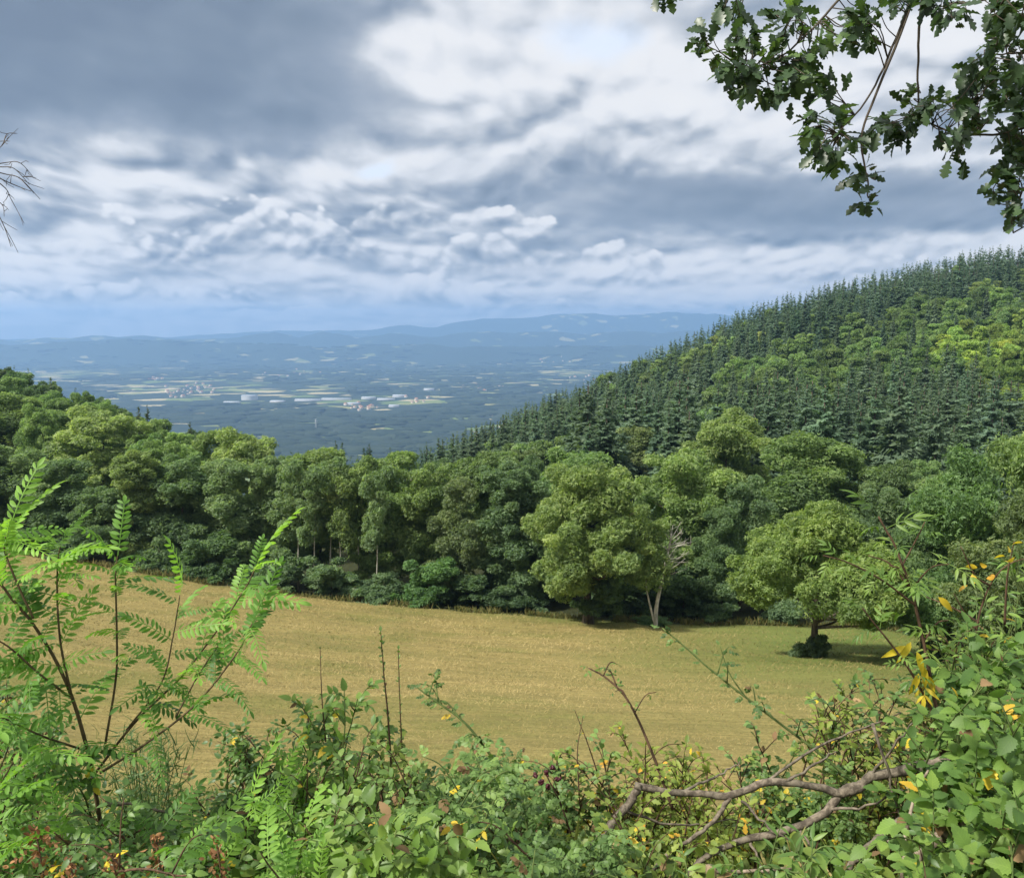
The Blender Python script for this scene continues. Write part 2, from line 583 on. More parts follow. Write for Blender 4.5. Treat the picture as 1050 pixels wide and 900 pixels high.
# ground heights read off the photograph's outlines, (pixel column, distance, height)
CTRL = [
    (-250, 110, -20), (-250, 200, -12), (-250, 320, -15), (-250, 450, -60), (-250, 700, -150),
    (-100, 110, -22), (-100, 200, -15), (-100, 300, -35), (-100, 450, -90), (-100, 700, -170),
    (0, 110, -23.5), (0, 200, -22), (0, 280, -45), (0, 450, -110), (0, 700, -190),
    (150, 110, -27), (150, 200, -33), (150, 300, -65), (150, 450, -120), (150, 700, -190),
    (300, 110, -31), (300, 200, -47), (300, 300, -75), (300, 450, -125), (300, 700, -200),
    (380, 120, -32), (380, 180, -43), (380, 300, -78), (380, 450, -112), (380, 700, -200),
    (450, 110, -31), (450, 200, -45), (450, 330, -60), (450, 400, -68), (450, 500, -110), (450, 700, -190),
    (540, 110, -31), (540, 200, -40), (540, 300, -50), (540, 480, -59), (540, 600, -100), (540, 800, -200),
    (640, 110, -31), (640, 200, -38), (640, 300, -43), (640, 520, -38), (640, 650, -80), (640, 900, -210),
    (740, 110, -31), (740, 200, -36), (740, 300, -34), (740, 400, -24), (740, 560, -11), (740, 700, -50), (740, 1000, -220),
    (850, 110, -31), (850, 200, -36), (850, 300, -25), (850, 400, -8), (850, 560, 12), (850, 750, -30), (850, 1000, -200),
    (950, 110, -31), (950, 200, -36), (950, 260, -29), (950, 400, 0), (950, 560, 25), (950, 750, -10), (950, 1000, -160),
    (1050, 110, -31), (1050, 200, -35), (1050, 260, -27), (1050, 400, 8), (1050, 540, 35), (1050, 750, 5), (1050, 1000, -140),
    (1250, 110, -31), (1250, 200, -32), (1250, 400, 16), (1250, 560, 52), (1250, 750, 20), (1250, 1000, -120),
]
_c = []
for px, Y, z in CTRL:
    d_ = Y * math.cos(PITCH) - (z - CAM_Z) * math.sin(PITCH)
    X = (px - 525) / F_PX * d_
    _c.append((X / Y, math.log(Y), (z - CAM_Z) / Y))
for px in range(-300, 1400, 150):
    for Y in (55, 66, 80):
        z = field_z(np.array((px - 525) / F_PX * Y * 1.03), np.array(float(Y)))
        _c.append(((px - 525) / F_PX * 1.03, math.log(Y), (float(z) - CAM_Z) / Y))
_c = np.array(_c)
TPS_S = 1.0


def _phi(r2):
    return np.where(r2 > 0, 0.5 * r2 * np.log(np.maximum(r2, 1e-12)), 0)


def _tps_fit(c, lam=0.002):
    x = c[:, :2] * np.array([1.6, 1.0])
    d2 = ((x[:, None] - x[None]) ** 2).sum(-1)
    n = len(c)
    A = np.zeros((n + 3, n + 3))
    A[:n, :n] = _phi(d2) + lam * np.eye(n)
    Q = np.hstack([np.ones((n, 1)), x])
    A[:n, n:], A[n:, :n] = Q, Q.T
    return x, np.linalg.solve(A, np.concatenate([c[:, 2], np.zeros(3)]))


_tx, _tw = _tps_fit(_c)


def tps(ta, Y):
    q = np.stack([np.clip(ta, -1.0, 1.0) * 1.6, np.log(Y)], -1).reshape(-1, 2)
    out = np.empty(len(q))
    for i in range(0, len(q), 20000):
        s = q[i:i + 20000]
        d2 = ((s[:, None] - _tx[None]) ** 2).sum(-1)
        out[i:i + 20000] = _phi(d2) @ _tw[:-3] + _tw[-3] + s @ _tw[-2:]
    return out.reshape(np.shape(ta))


def vnoise(x, y, seed=0):
    """Cheap smooth value noise in [-1, 1]."""
    xi, yi = np.floor(x).astype(int), np.floor(y).astype(int)
    fx, fy = x - xi, y - yi
    fx, fy = fx * fx * (3 - 2 * fx), fy * fy * (3 - 2 * fy)

    def h(a, b):
        n = (a * 374761393 + b * 668265263 + seed * 974711) & 0x7fffffff
        n = ((n ^ (n >> 13)) * 1274126177) & 0x7fffffff
        return ((n ^ (n >> 16)) & 0xffff) / 32767.5 - 1
    return (h(xi, yi) * (1 - fx) + h(xi + 1, yi) * fx) * (1 - fy) + (h(xi, yi + 1) * (1 - fx) + h(xi + 1, yi + 1) * fx) * fy


PLAIN_Z = -420.0
RIDGES = [  # distance, width, crest heights in the photograph
    (10500, 0.045, [(-300, 356), (0, 353), (60, 351), (100, 350), (180, 347), (230, 353), (290, 352), (335, 356), (420, 353), (500, 356), (600, 354), (700, 356), (900, 354), (1300, 354)]),
    (13000, 0.05, [(-300, 348), (0, 350), (50, 346), (100, 344), (160, 345), (200, 347), (250, 346), (285, 339), (310, 345), (335, 339), (370, 346), (400, 342), (450, 345), (500, 340), (600, 342), (700, 340), (900, 338), (1300, 340)]),
    (17000, 0.06, [(-300, 345), (0, 349), (150, 346), (220, 344), (270, 341), (330, 339), (380, 337), (410, 334), (450, 334), (480, 329), (520, 325), (560, 323), (600, 320), (650, 323), (690, 319), (720, 322), (760, 323), (900, 322), (1300, 325)]),
]


def far_z(ta, Y):
    px = 525 + F_PX * ta * math.cos(PITCH)
    X = ta * Y
    z = PLAIN_Z + 7 * vnoise(X / 900, Y / 900, 3) + 3 * vnoise(X / 300, Y / 300, 4)
    for Yr, w, cr in RIDGES:
        cr = np.array(cr)
        cp = np.interp(px, cr[:, 0], cr[:, 1])
        cp = cp + 1.5 * vnoise(px / 26.0, px * 0 + Yr * 0.01, 5) + 0.45 * vnoise(px / 8.0, px * 0 + Yr * 0.013, 6)
        th = np.arctan((450 - cp) / F_PX) - PITCH
        top = CAM_Z + np.tan(th) * Yr
        d = (np.log(Y) - math.log(Yr) + 0.015 * vnoise(px / 60.0, px * 0 + Yr, 8)) / w
        d = np.where(d > 0, d * 0.8, d)
        z = np.maximum(z, PLAIN_Z + (top - PLAIN_Z) * np.exp(-d * d) * (1 + 0.05 * vnoise(X / 700, Y / 700, 9) * np.minimum(1, np.abs(d))))
    return z


def ground(X, Y):
    X, Y = np.broadcast_arrays(np.asarray(X, float), np.asarray(Y, float))
    Ys = np.maximum(Y, 30.0)
    ta = X / Ys
    zf = field_z(X, np.minimum(Y, 139.0))
    w1 = np.clip((Y - 58) / 34, 0, 1)
    w1 = w1 * w1 * (3 - 2 * w1)
    zh = CAM_Z + Ys * tps(np.where(Y > 50, ta, np.clip(ta, -.9, .9)), np.clip(Ys, 45, 1000))
    w2 = np.clip((np.log(Ys) - math.log(650)) / (math.log(2500) - math.log(650)), 0, 1)
    w2 = w2 * w2 * (3 - 2 * w2)
    zp = far_z(ta, Ys)
    z = zf * (1 - w1) + zh * w1
    z = np.where(Y > 650, zh * (1 - w2) + zp * w2, z)
    amp = np.clip((Y - 6) / 30, 0, 1)
    z = z + amp * (0.10 * vnoise(X / 3.1, Y / 3.1, 1) + 0.22 * vnoise(X / 9.7, Y / 9.7, 2)) * np.clip(1 - (Y - 300) / 300, 0, 1)
    z = z + 0.03 * vnoise(X / 0.35, Y / 0.35, 12) * np.clip(1 - (Y - 20) / 30, 0, 1)
    return z


# the far edge of the meadow, where the wood begins
EDGE = np.array([(-400, 92), (0, 87), (150, 84.5), (300, 83), (450, 82), (560, 80.5), (640, 79.5), (745, 80), (830, 80), (900, 79), (1000, 72), (1100, 64), (1500, 60)])


def meadow_mask(X, Y):
    px = 525 + F_PX * X / (np.maximum(Y, 1) * 1.035)
    e = np.interp(px, EDGE[:, 0], EDGE[:, 1]) + 0.8 * vnoise(X / 2.5, Y / 2.5, 21)
    return np.clip((e - Y) / 1.2, 0, 1) * np.clip((Y - 9.5) / 3, 0, 1)


def green_mask(X, Y):
    """Where the mown grass has stayed green: towards the lone tree and the wood's edge on the right."""
    px = 525 + F_PX * X / (np.maximum(Y, 1) * 1.035)
    e = np.interp(px, EDGE[:, 0], EDGE[:, 1])
    a = np.clip((px - 560) / 260, 0, 1) * np.clip((Y - 18) / 40, 0, 1)
    b = np.clip(1 - (e - Y) / 7, 0, 1) * np.clip((px - 380) / 200, 0, 1) * 0.8
    return np.clip(np.maximum(a, b) + 0.15 * vnoise(X / 6, Y / 6, 22), 0, 1)


def terrain_sheet(name, ys, tas, mat, label=None):
    Yg, Tg = np.meshgrid(ys, tas, indexing='ij')
    Xg = Tg * (np.maximum(Yg, -5.5) + 6.0)
    Zg = ground(Xg, Yg)
    mb = MB()
    n, k = Yg.shape
    i = np.arange(n - 1)[:, None] * k
    j = np.arange(k - 1)[None]
    Fc = np.stack([i + j, i + j + 1, i + k + j + 1, i + k + j], -1).reshape(-1, 4)
    mb.add(np.stack([Xg, Yg, Zg], -1).reshape(-1, 3), Fc)
    o = mb.build(name, mat, smooth=True)
    for an, fn in (('meadow', meadow_mask), ('green', green_mask)):
        at = o.data.attributes.new(an, 'FLOAT', 'POINT')
        at.data.foreach_set('value', fn(Xg, Yg).astype(np.float32).ravel())
    return tag(o, label, kind='structure')


# ground close to the camera: mown meadow, rough bank, forest floor
m_, t = material('meadow_and_forest_floor')
g = t.new('ShaderNodeNewGeometry').outputs['Position']
hay1 = t.noise(g, 0.16, 8, 0.62, 0.3)
hay2 = t.noise(t.scalevec(g, (0.5, 2.6, 0.0)), 1.1, 6, 0.7, 0.2)
hay3 = t.noise(g, 9.0, 4, 0.7)
swath = t.noise(t.scalevec(g, (0.03, 0.42, 0.0)), 1.0, 3, 0.5, 0.5)
straw = t.ramp(hay2, [(0.25, (0.145, 0.118, 0.042)), (0.48, (0.240, 0.192, 0.070)), (0.62, (0.300, 0.242, 0.090)), (0.8, (0.37, 0.305, 0.125))])
straw = t.mix(t.m('MULTIPLY', t.step(hay1, 0.47, 0.66), 0.8), straw, (0.150, 0.150, 0.042))
straw = t.mix(t.m('MULTIPLY', t.step(swath, 0.46, 0.66), 0.45), straw, (0.160, 0.136, 0.050))
straw = t.mix(1.0, straw, t.ramp(hay3, [(0.3, (0.72, 0.72, 0.72)), (0.7, (1.25, 1.25, 1.25))]), 'MULTIPLY')
gr = t.ramp(hay1, [(0.3, (0.085, 0.128, 0.028)), (0.6, (0.140, 0.172, 0.044)), (0.8, (0.205, 0.205, 0.066))])
gr = t.mix(1.0, gr, t.ramp(hay3, [(0.3, (0.75, 0.75, 0.75)), (0.7, (1.2, 1.2, 1.2))]), 'MULTIPLY')
mead = t.mix(t.m('MULTIPLY', attr(t, 'green'), 0.95), straw, gr)
floor = t.ramp(t.noise(g, 1.7, 6, 0.65), [(0.3, (0.022, 0.026, 0.012)), (0.55, (0.038, 0.044, 0.018)), (0.75, (0.06, 0.062, 0.028))])
bank = t.ramp(t.noise(g, 6.0, 6, 0.7), [(0.3, (0.06, 0.05, 0.025)), (0.5, (0.13, 0.115, 0.045)), (0.7, (0.24, 0.19, 0.09))])
sy = t.new('ShaderNodeSeparateXYZ')
t.l.new(g, sy.inputs[0])
rest = t.mix(t.step(sy.outputs[1], 26.0, 18.0), floor, bank)
col = t.mix(attr(t, 'meadow'), rest, mead)
finish(t, principled(t, col, 0.95, 0.1, bump(t, t.m('ADD', hay2, hay3), 0.7, 0.06)))
M['ground'] = m_

# the plain far below: woods, pastures, stubble fields in strips
m_, t = material('plain_fields')
g = t.new('ShaderNodeNewGeometry').outputs['Position']
v = t.new('ShaderNodeTexVoronoi')
v.inputs['Scale'].default_value = 1.0
wob = t.noise(t.scalevec(g, (1 / 160,) * 3), 1.0, 3)
pv = t.addvec(t.scalevec(g, (1 / 150, 1 / 105, 0.0)), t.vec(wob, t.m('MULTIPLY', wob, 0.7), 0.0))
t.l.new(pv, v.inputs['Vector'])
sp = t.new('ShaderNodeSeparateColor')
t.l.new(v.outputs['Color'], sp.inputs[0])
crop = t.ramp(sp.outputs[0], [(0.0, (0.10, 0.15, 0.045)), (0.4, (0.16, 0.20, 0.06)), (0.62, (0.34, 0.30, 0.13)), (0.80, (0.42, 0.35, 0.19)), (1.0, (0.50, 0.42, 0.25))])
big = t.noise(t.scalevec(g, (1 / 2600, 1 / 2000, 0)), 1.0, 4, 0.6)
sel = t.m('ADD', sp.outputs[1], t.m('MULTIPLY', t.m('SUBTRACT', big, 0.5), 1.9))
woods = t.ramp(t.noise(t.scalevec(g, (1 / 40,) * 3), 1.0, 4, 0.6), [(0.3, (0.018, 0.030, 0.020)), (0.7, (0.038, 0.054, 0.034))])
sy = t.new('ShaderNodeSeparateXYZ')
t.l.new(g, sy.inputs[0])
sel = t.m('SUBTRACT', sel, t.m('MULTIPLY', t.step(sy.outputs[1], 6500.0, 11000.0), 0.27))
crop = t.mix(t.m('ADD', 0.15, t.m('MULTIPLY', t.step(sy.outputs[1], 6000.0, 11000.0), 0.5)), crop, (0.13, 0.14, 0.06, 1))
col = t.mix(t.step(sel, 0.70, 0.73), woods, crop)
finish(t, principled(t, col, 0.95, 0.1))
M['plain'] = m_

TAS = np.concatenate([np.linspace(-1.5, -0.78, 30)[:-1], np.linspace(-0.78, 0.78, 330), np.linspace(0.78, 1.5, 30)[1:]])
ys_near = np.concatenate([np.linspace(-5, 1, 13)[:-1], np.geomspace(7, 706, 330) - 6])
terrain_sheet('ground', ys_near, TAS, M['ground'], 'sloping mown meadow with the forest floor of the valley beyond')
ys_mid = np.geomspace(700, 8000, 130)
terrain_sheet('plain', ys_mid, TAS, M['plain'], 'wide patchwork plain far below')
ys_far = np.geomspace(8000, 18800, 170)
TAS2 = np.concatenate([np.linspace(-1.5, -0.7, 12)[:-1], np.linspace(-0.7, 0.7, 700), np.linspace(0.7, 1.5, 12)[1:]])
terrain_sheet('mountains', ys_far, TAS2, M['plain'], 'low blue hills and mountains along the horizon')

# ------------------------------------------------------------------ the air between
HAZE = 1.0e-4
m_, t = material('haze_air')
pvn = t.new('ShaderNodeVolumePrincipled')
pvn.inputs['Color'].default_value = (0.35, 0.585, 0.96, 1)
pvn.inputs['Density'].default_value = HAZE
pvn.inputs['Anisotropy'].default_value = 0.25
out = t.new('ShaderNodeOutputMaterial')
t.l.new(pvn.outputs[0], out.inputs['Volume'])
hz = MB().box((-40000, -60, -470), (40000, 19300, 372)).build('haze', m_)
tag(hz, 'pale blue air haze over the valley and the plain', kind='stuff')
hz.data.validate()

# ------------------------------------------------------------------ trees
rng = np.random.default_rng(7)
# a spray of leaves seen from some way off: three bent pointed leaves
SPRIG = Tmpl([(0, 0, 0), (-.20, .42, .10), (0, 1.0, -.06), (.20, .42, .10),
              (0, .1, 0), (-.62, .30, -.04), (-.78, .72, -.16), (-.36, .55, .10),
              (0, .1, 0), (.36, .50, .10), (.80, .66, -.18), (.60, .26, -.02)],
             [(0, 3, 2, 1), (4, 7, 6, 5), (8, 11, 10, 9)])
# a flat spray of needles
NEEDLE = Tmpl([(0, 0, 0), (-.16, .35, .02), (0, 1.0, -.10), (.16, .35, .02), (-.05, .2, 0), (-.34, .62, -.10), (-.10, .55, .03), (.05, .2, 0), (.10, .55, .03), (.34, .62, -.10)],
              [(0, 3, 2, 1), (4, 6, 5, 5), (7, 9, 8, 8)])
NEEDLE.f = np.array([(0, 3, 2, 1)])
NEEDLE.v = NEEDLE.v[:4]
NEEDLE.uv = NEEDLE.uv[:4]


def rand_unit(n, r=None):
    v = (r or rng).normal(size=(n, 3))
    return norm(v)


def crown_lobes(r, H, W, base, n, shape='round'):
    """Leafy masses of a crown: a few big boughs of unequal size, each a heap of smaller lobes."""
    low = H < 6.5
    hgt = H - base
    nm = 5 if low else {'column': 7, 'dome': 12, 'round': 9, 'wide': 16}[shape]
    maj = []
    for k in range(nm):
        if shape == 'column':
            t, q, rad = (k + 0.4) / nm * 0.9 + 0.02, r.uniform(0.1, 0.42), r.uniform(0.27, 0.38)
        elif shape == 'wide':
            t, q, rad = (r.uniform(0.58, 0.72), r.uniform(0, .38), r.uniform(0.17, 0.23)) if k < 6 else (r.uniform(0.24, 0.48), r.uniform(0.50, 0.70), r.uniform(0.16, 0.22))
        elif shape == 'dome':
            t, q, rad = (r.uniform(.60, .70), r.uniform(0, .35), 0.25) if k < 4 else (r.uniform(0.08, 0.52), r.uniform(0.42, 0.64), r.uniform(0.21, 0.29))
        else:
            t, q, rad = (0.76, r.uniform(0, .15), 0.27) if k == 0 else ((r.uniform(0.42, 0.66), r.uniform(0.3, 0.5), r.uniform(0.24, 0.34)) if k < 4 else (r.uniform(0.06, 0.36), r.uniform(0.38, 0.62), r.uniform(0.22, 0.33)))
        if low:
            t = r.uniform(0.05, 0.45)
        a = k * 2.4 + r.uniform(-.5, .5)
        maj.append((np.array([math.cos(a) * q * W / 2, math.sin(a) * q * W / 2, base + hgt * t]), rad * W))
    C, Rr = [], []
    for c, m_ in maj:
        C.append(c); Rr.append(np.array([m_ * .62, m_ * .62, min(m_ * .55, hgt * .3)]))
    while len(C) < n:
        c, m_ = maj[r.integers(len(maj))]
        d = norm(r.normal(size=3) + np.array([0, 0, 0.25]))
        p = c + d * np.array([m_, m_, min(m_ * 0.85, hgt * 0.30)]) * r.uniform(0.72, 1.05)
        if p[2] > H * 1.02 or p[2] < base - 0.2:
            continue
        s = m_ * r.uniform(0.20, 0.40)
        C.append(p); Rr.append(s * np.array([1, 1, r.uniform(0.55, 0.85)]))
    C, Rr = np.array(C), np.array(Rr)
    # bring the heap to its stated height and width
    top = (C[:, 2] + Rr[:, 2]).max()
    C[:, 2] = base + (C[:, 2] - base) * (H - base) / (top - base)
    wid = np.percentile(np.hypot(C[:, 0], C[:, 1]) + Rr[:, 0], 88) * 2
    C[:, :2] *= W / wid
    return C, Rr


def leaf_cloud(mb, r, C, Rr, n, size, hollow=0.62, up=0.35, T=SPRIG, tint_sp=0.22, ragged=0.16):
    area = Rr[:, 0] ** 2
    idx = r.choice(len(C), size=int(n * 1.6), p=area / area.sum())
    d = norm(r.normal(size=(len(idx), 3)) + np.array([0, 0, 0.25]))
    rad = np.clip(r.normal(0.95, ragged, len(idx)), 0.35, 1.5)
    pos = C[idx] + d * Rr[idx] * rad[:, None]
    keep = np.ones(len(idx), bool)
    for c, rr in zip(C, Rr):
        keep &= (((pos - c) / rr) ** 2).sum(1) > hollow ** 2
    pos, d, idx = pos[keep][:n], d[keep][:n], idx[keep][:n]
    nn = len(pos)
    nr = norm(d * 0.9 + r.normal(size=(nn, 3)) * 0.55 + np.array([0, 0, up]))
    ld = norm(r.normal(size=(nn, 3)) + d * 0.7 + np.array([0, 0, -0.35]))
    lobe_t = r.normal(0, 0.13, len(C))
    tint = np.clip(0.5 + lobe_t[idx] + r.normal(0, tint_sp, nn), 0, 1)
    mb.scatter(T, pos, ld, nr, r.uniform(0.7, 1.35, nn) * size, tint)


def limbs(mb, r, C, Rr, base, H, r0, lean=(0, 0), fork=0.0, n_limb=16, top=0.86, wig=0.02):
    zt = np.linspace(0, H * top, 9)
    tx = np.cumsum(r.normal(0, wig * H, 9)) * np.linspace(0, 1, 9) * 0.5 + lean[0] * zt
    ty = np.cumsum(r.normal(0, wig * H, 9)) * np.linspace(0, 1, 9) * 0.5 + lean[1] * zt
    tr = np.stack([tx, ty, zt - 0.3], -1)
    rad = r0 * (1 - 0.85 * np.linspace(0, 1, 9) ** 0.9)
    rad[0] *= 1.5
    mb.tube(tr, rad, 7)
    order = r.permutation(len(C))[:n_limb]
    for i in order:
        c = C[i]
        z0 = max(base * 0.7, min(c[2] - 0.35 * math.hypot(c[0], c[1]) - 0.5, H * top * 0.9))
        p0 = np.array([np.interp(z0, zt, tx), np.interp(z0, zt, ty), z0])
        mid = p0 * 0.5 + c * 0.5 + np.array([0, 0, -0.06 * np.linalg.norm(c - p0)]) + r.normal(0, 0.15, 3)
        rr = np.interp(z0, zt, rad) * 0.5
        mb.tube(smooth_path([p0, mid, c + r.normal(0, .2, 3)], 6), np.linspace(rr, rr * 0.25, 6), 5)


BL = {}      # broadleaf kinds: name -> (trunk mesh, crown mesh, height, width)


def broadleaf(key, seed, H, W, base, nl, n, size, shape, r0=0.22, mat='bark', lean=(0, 0), n_limb=16, hollow=0.62, wig=0.015, tint_sp=0.22, extra=None, ragged=0.16):
    r = np.random.default_rng(seed)
    C, Rr = crown_lobes(r, H, W, base, nl, shape)
    cr = MB()
    leaf_cloud(cr, r, C, Rr, n, size, hollow, tint_sp=tint_sp, ragged=ragged)
    if extra:
        C2, R2 = crown_lobes(r, *extra[:4], 'dome')
        leaf_cloud(cr, r, C2, R2, extra[4], size * 0.8, hollow)
    tk = MB()
    limbs(tk, r, C, Rr, base, H, r0, lean, n_limb=n_limb, wig=wig)
    BL[key] = (tk.mesh(key + '_trunk', M[mat]), cr.mesh(key + '_crown', M['broadleaf']), H, W)


broadleaf('tall_a', 11, 17, 9.5, 2.2, 74, 27000, 0.27, 'round')
broadleaf('tall_b', 12, 18, 8.0, 2.5, 70, 25000, 0.27, 'column')
broadleaf('tall_c', 13, 15, 9.0, 1.2, 70, 27000, 0.265, 'round', hollow=0.7)
broadleaf('tall_d', 14, 16, 10.5, 1.5, 80, 29000, 0.27, 'dome')
broadleaf('pole', 15, 17, 5.5, 7.0, 30, 5200, 0.30, 'column', r0=0.14, mat='pale_bark', n_limb=10)
broadleaf('scrub', 16, 5, 5.5, 0.0, 34, 7000, 0.25, 'dome', r0=0.09, n_limb=6)
broadleaf('scrub_b', 17, 4, 6.5, 0.0, 34, 7000, 0.24, 'dome', r0=0.09, n_limb=6, ragged=0.25)
# far, coarser ones for the hillside
broadleaf('hill_a', 21, 14, 9.0, 0.8, 40, 5000, 0.58, 'dome', n_limb=4)
broadleaf('hill_b', 22, 15, 8.0, 0.8, 40, 5000, 0.58, 'round', n_limb=4)
# single trees with a shape of their own
broadleaf('field_oak', 31, 10.7, 11.4, 2.9, 120, 36000, 0.215, 'wide', r0=0.30, n_limb=26, hollow=0.66, wig=0.0)
broadleaf('ivy_tree', 36, 15.8, 11.5, 2.0, 130, 42000, 0.25, 'dome', r0=0.45, n_limb=22, hollow=0.66)
broadleaf('behind_ash', 33, 16.5, 10.5, 2.0, 88, 30000, 0.29, 'round', r0=0.35, n_limb=20, hollow=0.66)
broadleaf('near_hazel', 34, 11.5, 7.5, 0.5, 80, 32000, 0.19, 'round', r0=0.18, n_limb=24, hollow=0.55, ragged=0.24)

CF = {}


def conifer(key, seed, H, W, whorls, per, segs, base=0.06, drop=0.0, mat='conifer', trunk=True):
    r = np.random.default_rng(seed)
    pos, dr, nr, sc, ti = [], [], [], [], []
    for i in range(whorls):
        t = (i + r.uniform(-.9, .9)) / whorls
        t = min(max(t, 0), 0.995)
        z = H * (base + (1 - base) * t)
        L = W / 2 * (1 - t) ** 0.80 * min(1, 0.72 + t * 2.2) + 0.16
        for k in range(max(4, int(per * (0.5 + 0.5 * (1 - t))))):
            a = r.uniform(0, 2 * math.pi)
            l = L * r.uniform(0.62, 1.18)
            el = -0.32 + 0.95 * t + r.normal(0, 0.20)
            d = np.array([math.cos(a) * math.cos(el), math.sin(a) * math.cos(el), math.sin(el)])
            sd = np.array([-math.sin(a), math.cos(a), 0])
            p0 = np.array([0, 0, min(z + r.uniform(-.7, .7) * H / whorls, H * 0.985)])
            bt = r.normal(0.5, 0.13)
            for s in range(segs):
                f = (s + 0.7) / segs
                sag = np.array([0, 0, -0.16 * l * f * f])
                w = l * (0.50 * (1 - f * 0.62)) * (1.0 + 1.2 / segs)
                p = p0 + d * l * f * 0.92 + sag
                for sg in (-1, 1):
                    pos.append(p); dr.append(d * 0.75 + sd * sg * 0.65 + np.array([0, 0, -0.42 + r.normal(0, .35)])); nr.append((d[0] + r.normal(0, .4), d[1] + r.normal(0, .4), 0.55)); sc.append(w); ti.append(bt + 0.18 * f - 0.05 + r.normal(0, 0.10))
            pos.append(p0 + d * l * 0.8 + np.array([0, 0, -0.10 * l])); dr.append(d + np.array([0, 0, -0.2])); nr.append((d[0], d[1], 0.7)); sc.append(l * 0.40); ti.append(bt + 0.2)
    pos.append((0, 0, H * 0.97)); dr.append((0, 0, 1)); nr.append((0, 1, 0)); sc.append(H * 0.018); ti.append(0.6)
    cr = MB()
    sc = np.array(sc)
    cr.scatter(NEEDLE, np.array(pos), np.array(dr), np.array(nr), np.stack([sc * 1.7, sc * 0.95, sc], -1), np.clip(ti, 0, 1))
    tk = MB().tube([(0, 0, -0.4), (0, 0, H * 0.5), (0, 0, H * 0.97)], [0.26, 0.16, 0.05], 6)
    CF[key] = (tk.mesh(key + '_trunk', M['bark']), cr.mesh(key + '_crown', M[mat]), H, W)
    return cr


conifer('fir_a', 41, 22, 8.2, 44, 10, 6)
conifer('fir_b', 42, 24, 7.6, 48, 10, 6)
conifer('fir_c', 43, 20, 8.0, 40, 10, 6)
far_fir = [conifer('far_fir_' + 'ab'[k], 45 + k, 21, 7.6, 28, 9, 3) for k in range(2)]

_lib = {**BL, **CF}


def plant_tree(key, X, Y, h, wscale=1.0, color=(1, 1, 1), name='broadleaf_tree', label=None, cat='tree', group=None, rz=None, sink=0.0):
    tm, cm, H, W_ = _lib[key]
    s = h / H
    z = float(ground(X, Y)) - sink
    r = empty(name, (X, Y, z), label, cat, group)
    r.scale = (s * wscale, s * wscale, s)
    r.rotation_euler = (0, 0, rng.uniform(0, 6.283) if rz is None else rz)
    link('trunk', tm, r)
    c = link('crown', cm, r)
    c.color = (*color, 1)
    return r


def at_px(px, Y):
    X = (px - 525) / F_PX * Y
    for _ in range(4):
        z = float(ground(X, Y))
        d = Y * math.cos(PITCH) - (z - CAM_Z) * math.sin(PITCH)
        X = (px - 525) / F_PX * d
    return X, float(ground(X, Y))


def h_to(px, py, Y):
    """Height of a tree standing in column px at distance Y whose tip is seen at row py."""
    return P(px, py, Y)[2] - at_px(px, Y)[1]


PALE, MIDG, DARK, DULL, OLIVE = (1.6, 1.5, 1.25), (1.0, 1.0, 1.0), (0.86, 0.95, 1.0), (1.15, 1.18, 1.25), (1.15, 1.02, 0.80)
blockers = []     # (px, py_mid, half width, half height, Y) of trees already set, for leaving out what is hidden


def hero(key, px, py, Y, color, label, w=None, group=None, name='broadleaf_tree', **kw):
    """A tree of known column, tip row and distance; w = crown width in photograph pixels."""
    X, z = at_px(px, Y)
    h = h_to(px, py, Y)
    H, W_ = _lib[key][2:]
    ws = 1.0 if w is None else (w / F_PX * Y * 1.02) / (W_ * h / H)
    o = plant_tree(key, X, Y, h, ws, color, name, label, 'tree', group, **kw)
    WOOD.append((X, Y, z, h, W_ * h / H * ws, False))
    return o


WOOD = []
g_edge = 'trees along the far edge of the meadow'
g_lone = None
lone = hero('field_oak', 834, 516, 58, (1.22, 1.22, 0.80), 'wide domed oak standing alone in the meadow with ivy bush round its short trunk', w=172, rz=0.6)
iv = MB()
rr_ = np.random.default_rng(3)
Ci, Ri = crown_lobes(rr_, 1.7, 3.0, -0.1, 16, 'dome')
leaf_cloud(iv, rr_, Ci, Ri, 2200, 0.19, 0.6)
o_ = iv.build('ivy_bush', M['broadleaf'])
o_.location = (*at_px(836, 57.4), )[:1] + (57.6,) + (at_px(836, 57.6)[1],)
o_.color = (0.62, 0.66, 0.70, 1)
tag(o_, 'dark low ivy bush hugging the foot of the lone meadow oak', 'bush')
hero('ivy_tree', 603, 472, 77, (1.28, 1.25, 0.95), 'big pale green tree with dark ivy skirt at the meadow edge', w=128, rz=1.0)
sk = MB()
Ci, Ri = crown_lobes(rr_, 5.6, 4.6, -0.1, 30, 'dome')
leaf_cloud(sk, rr_, Ci, Ri, 6000, 0.24, 0.6)
o_ = sk.build('ivy_mound', M['broadleaf'])
xx, zz = at_px(620, 76.2)
o_.location = (xx, 76.2, zz)
o_.color = (0.62, 0.72, 0.66, 1)
tag(o_, 'tall dark ivy mound at the foot of the big pale tree', 'bush')
hero('behind_ash', 697, 462, 90, (1.25, 1.28, 0.98), 'pale rounded ash just behind the white-trunked birch', w=108)
hero('behind_ash', 585, 460, 93, (1.0, 1.12, 0.95), 'mid green tree rising behind the left shoulder of the big ivy tree', w=110)
hero('tall_d', 742, 420, 128, (1.35, 1.30, 1.0), 'tall pale domed tree below the dark conifers in the valley', w=105)
hero('tall_d', 832, 441, 112, (0.98, 1.05, 0.80), 'broad dome-shaped tree right behind the lone meadow oak', w=150)
hero('tall_a', 655, 437, 165, (1.2, 1.1, 1.05), 'greyish thin-leaved tree under the conifer slope left of the pale dome', w=70)
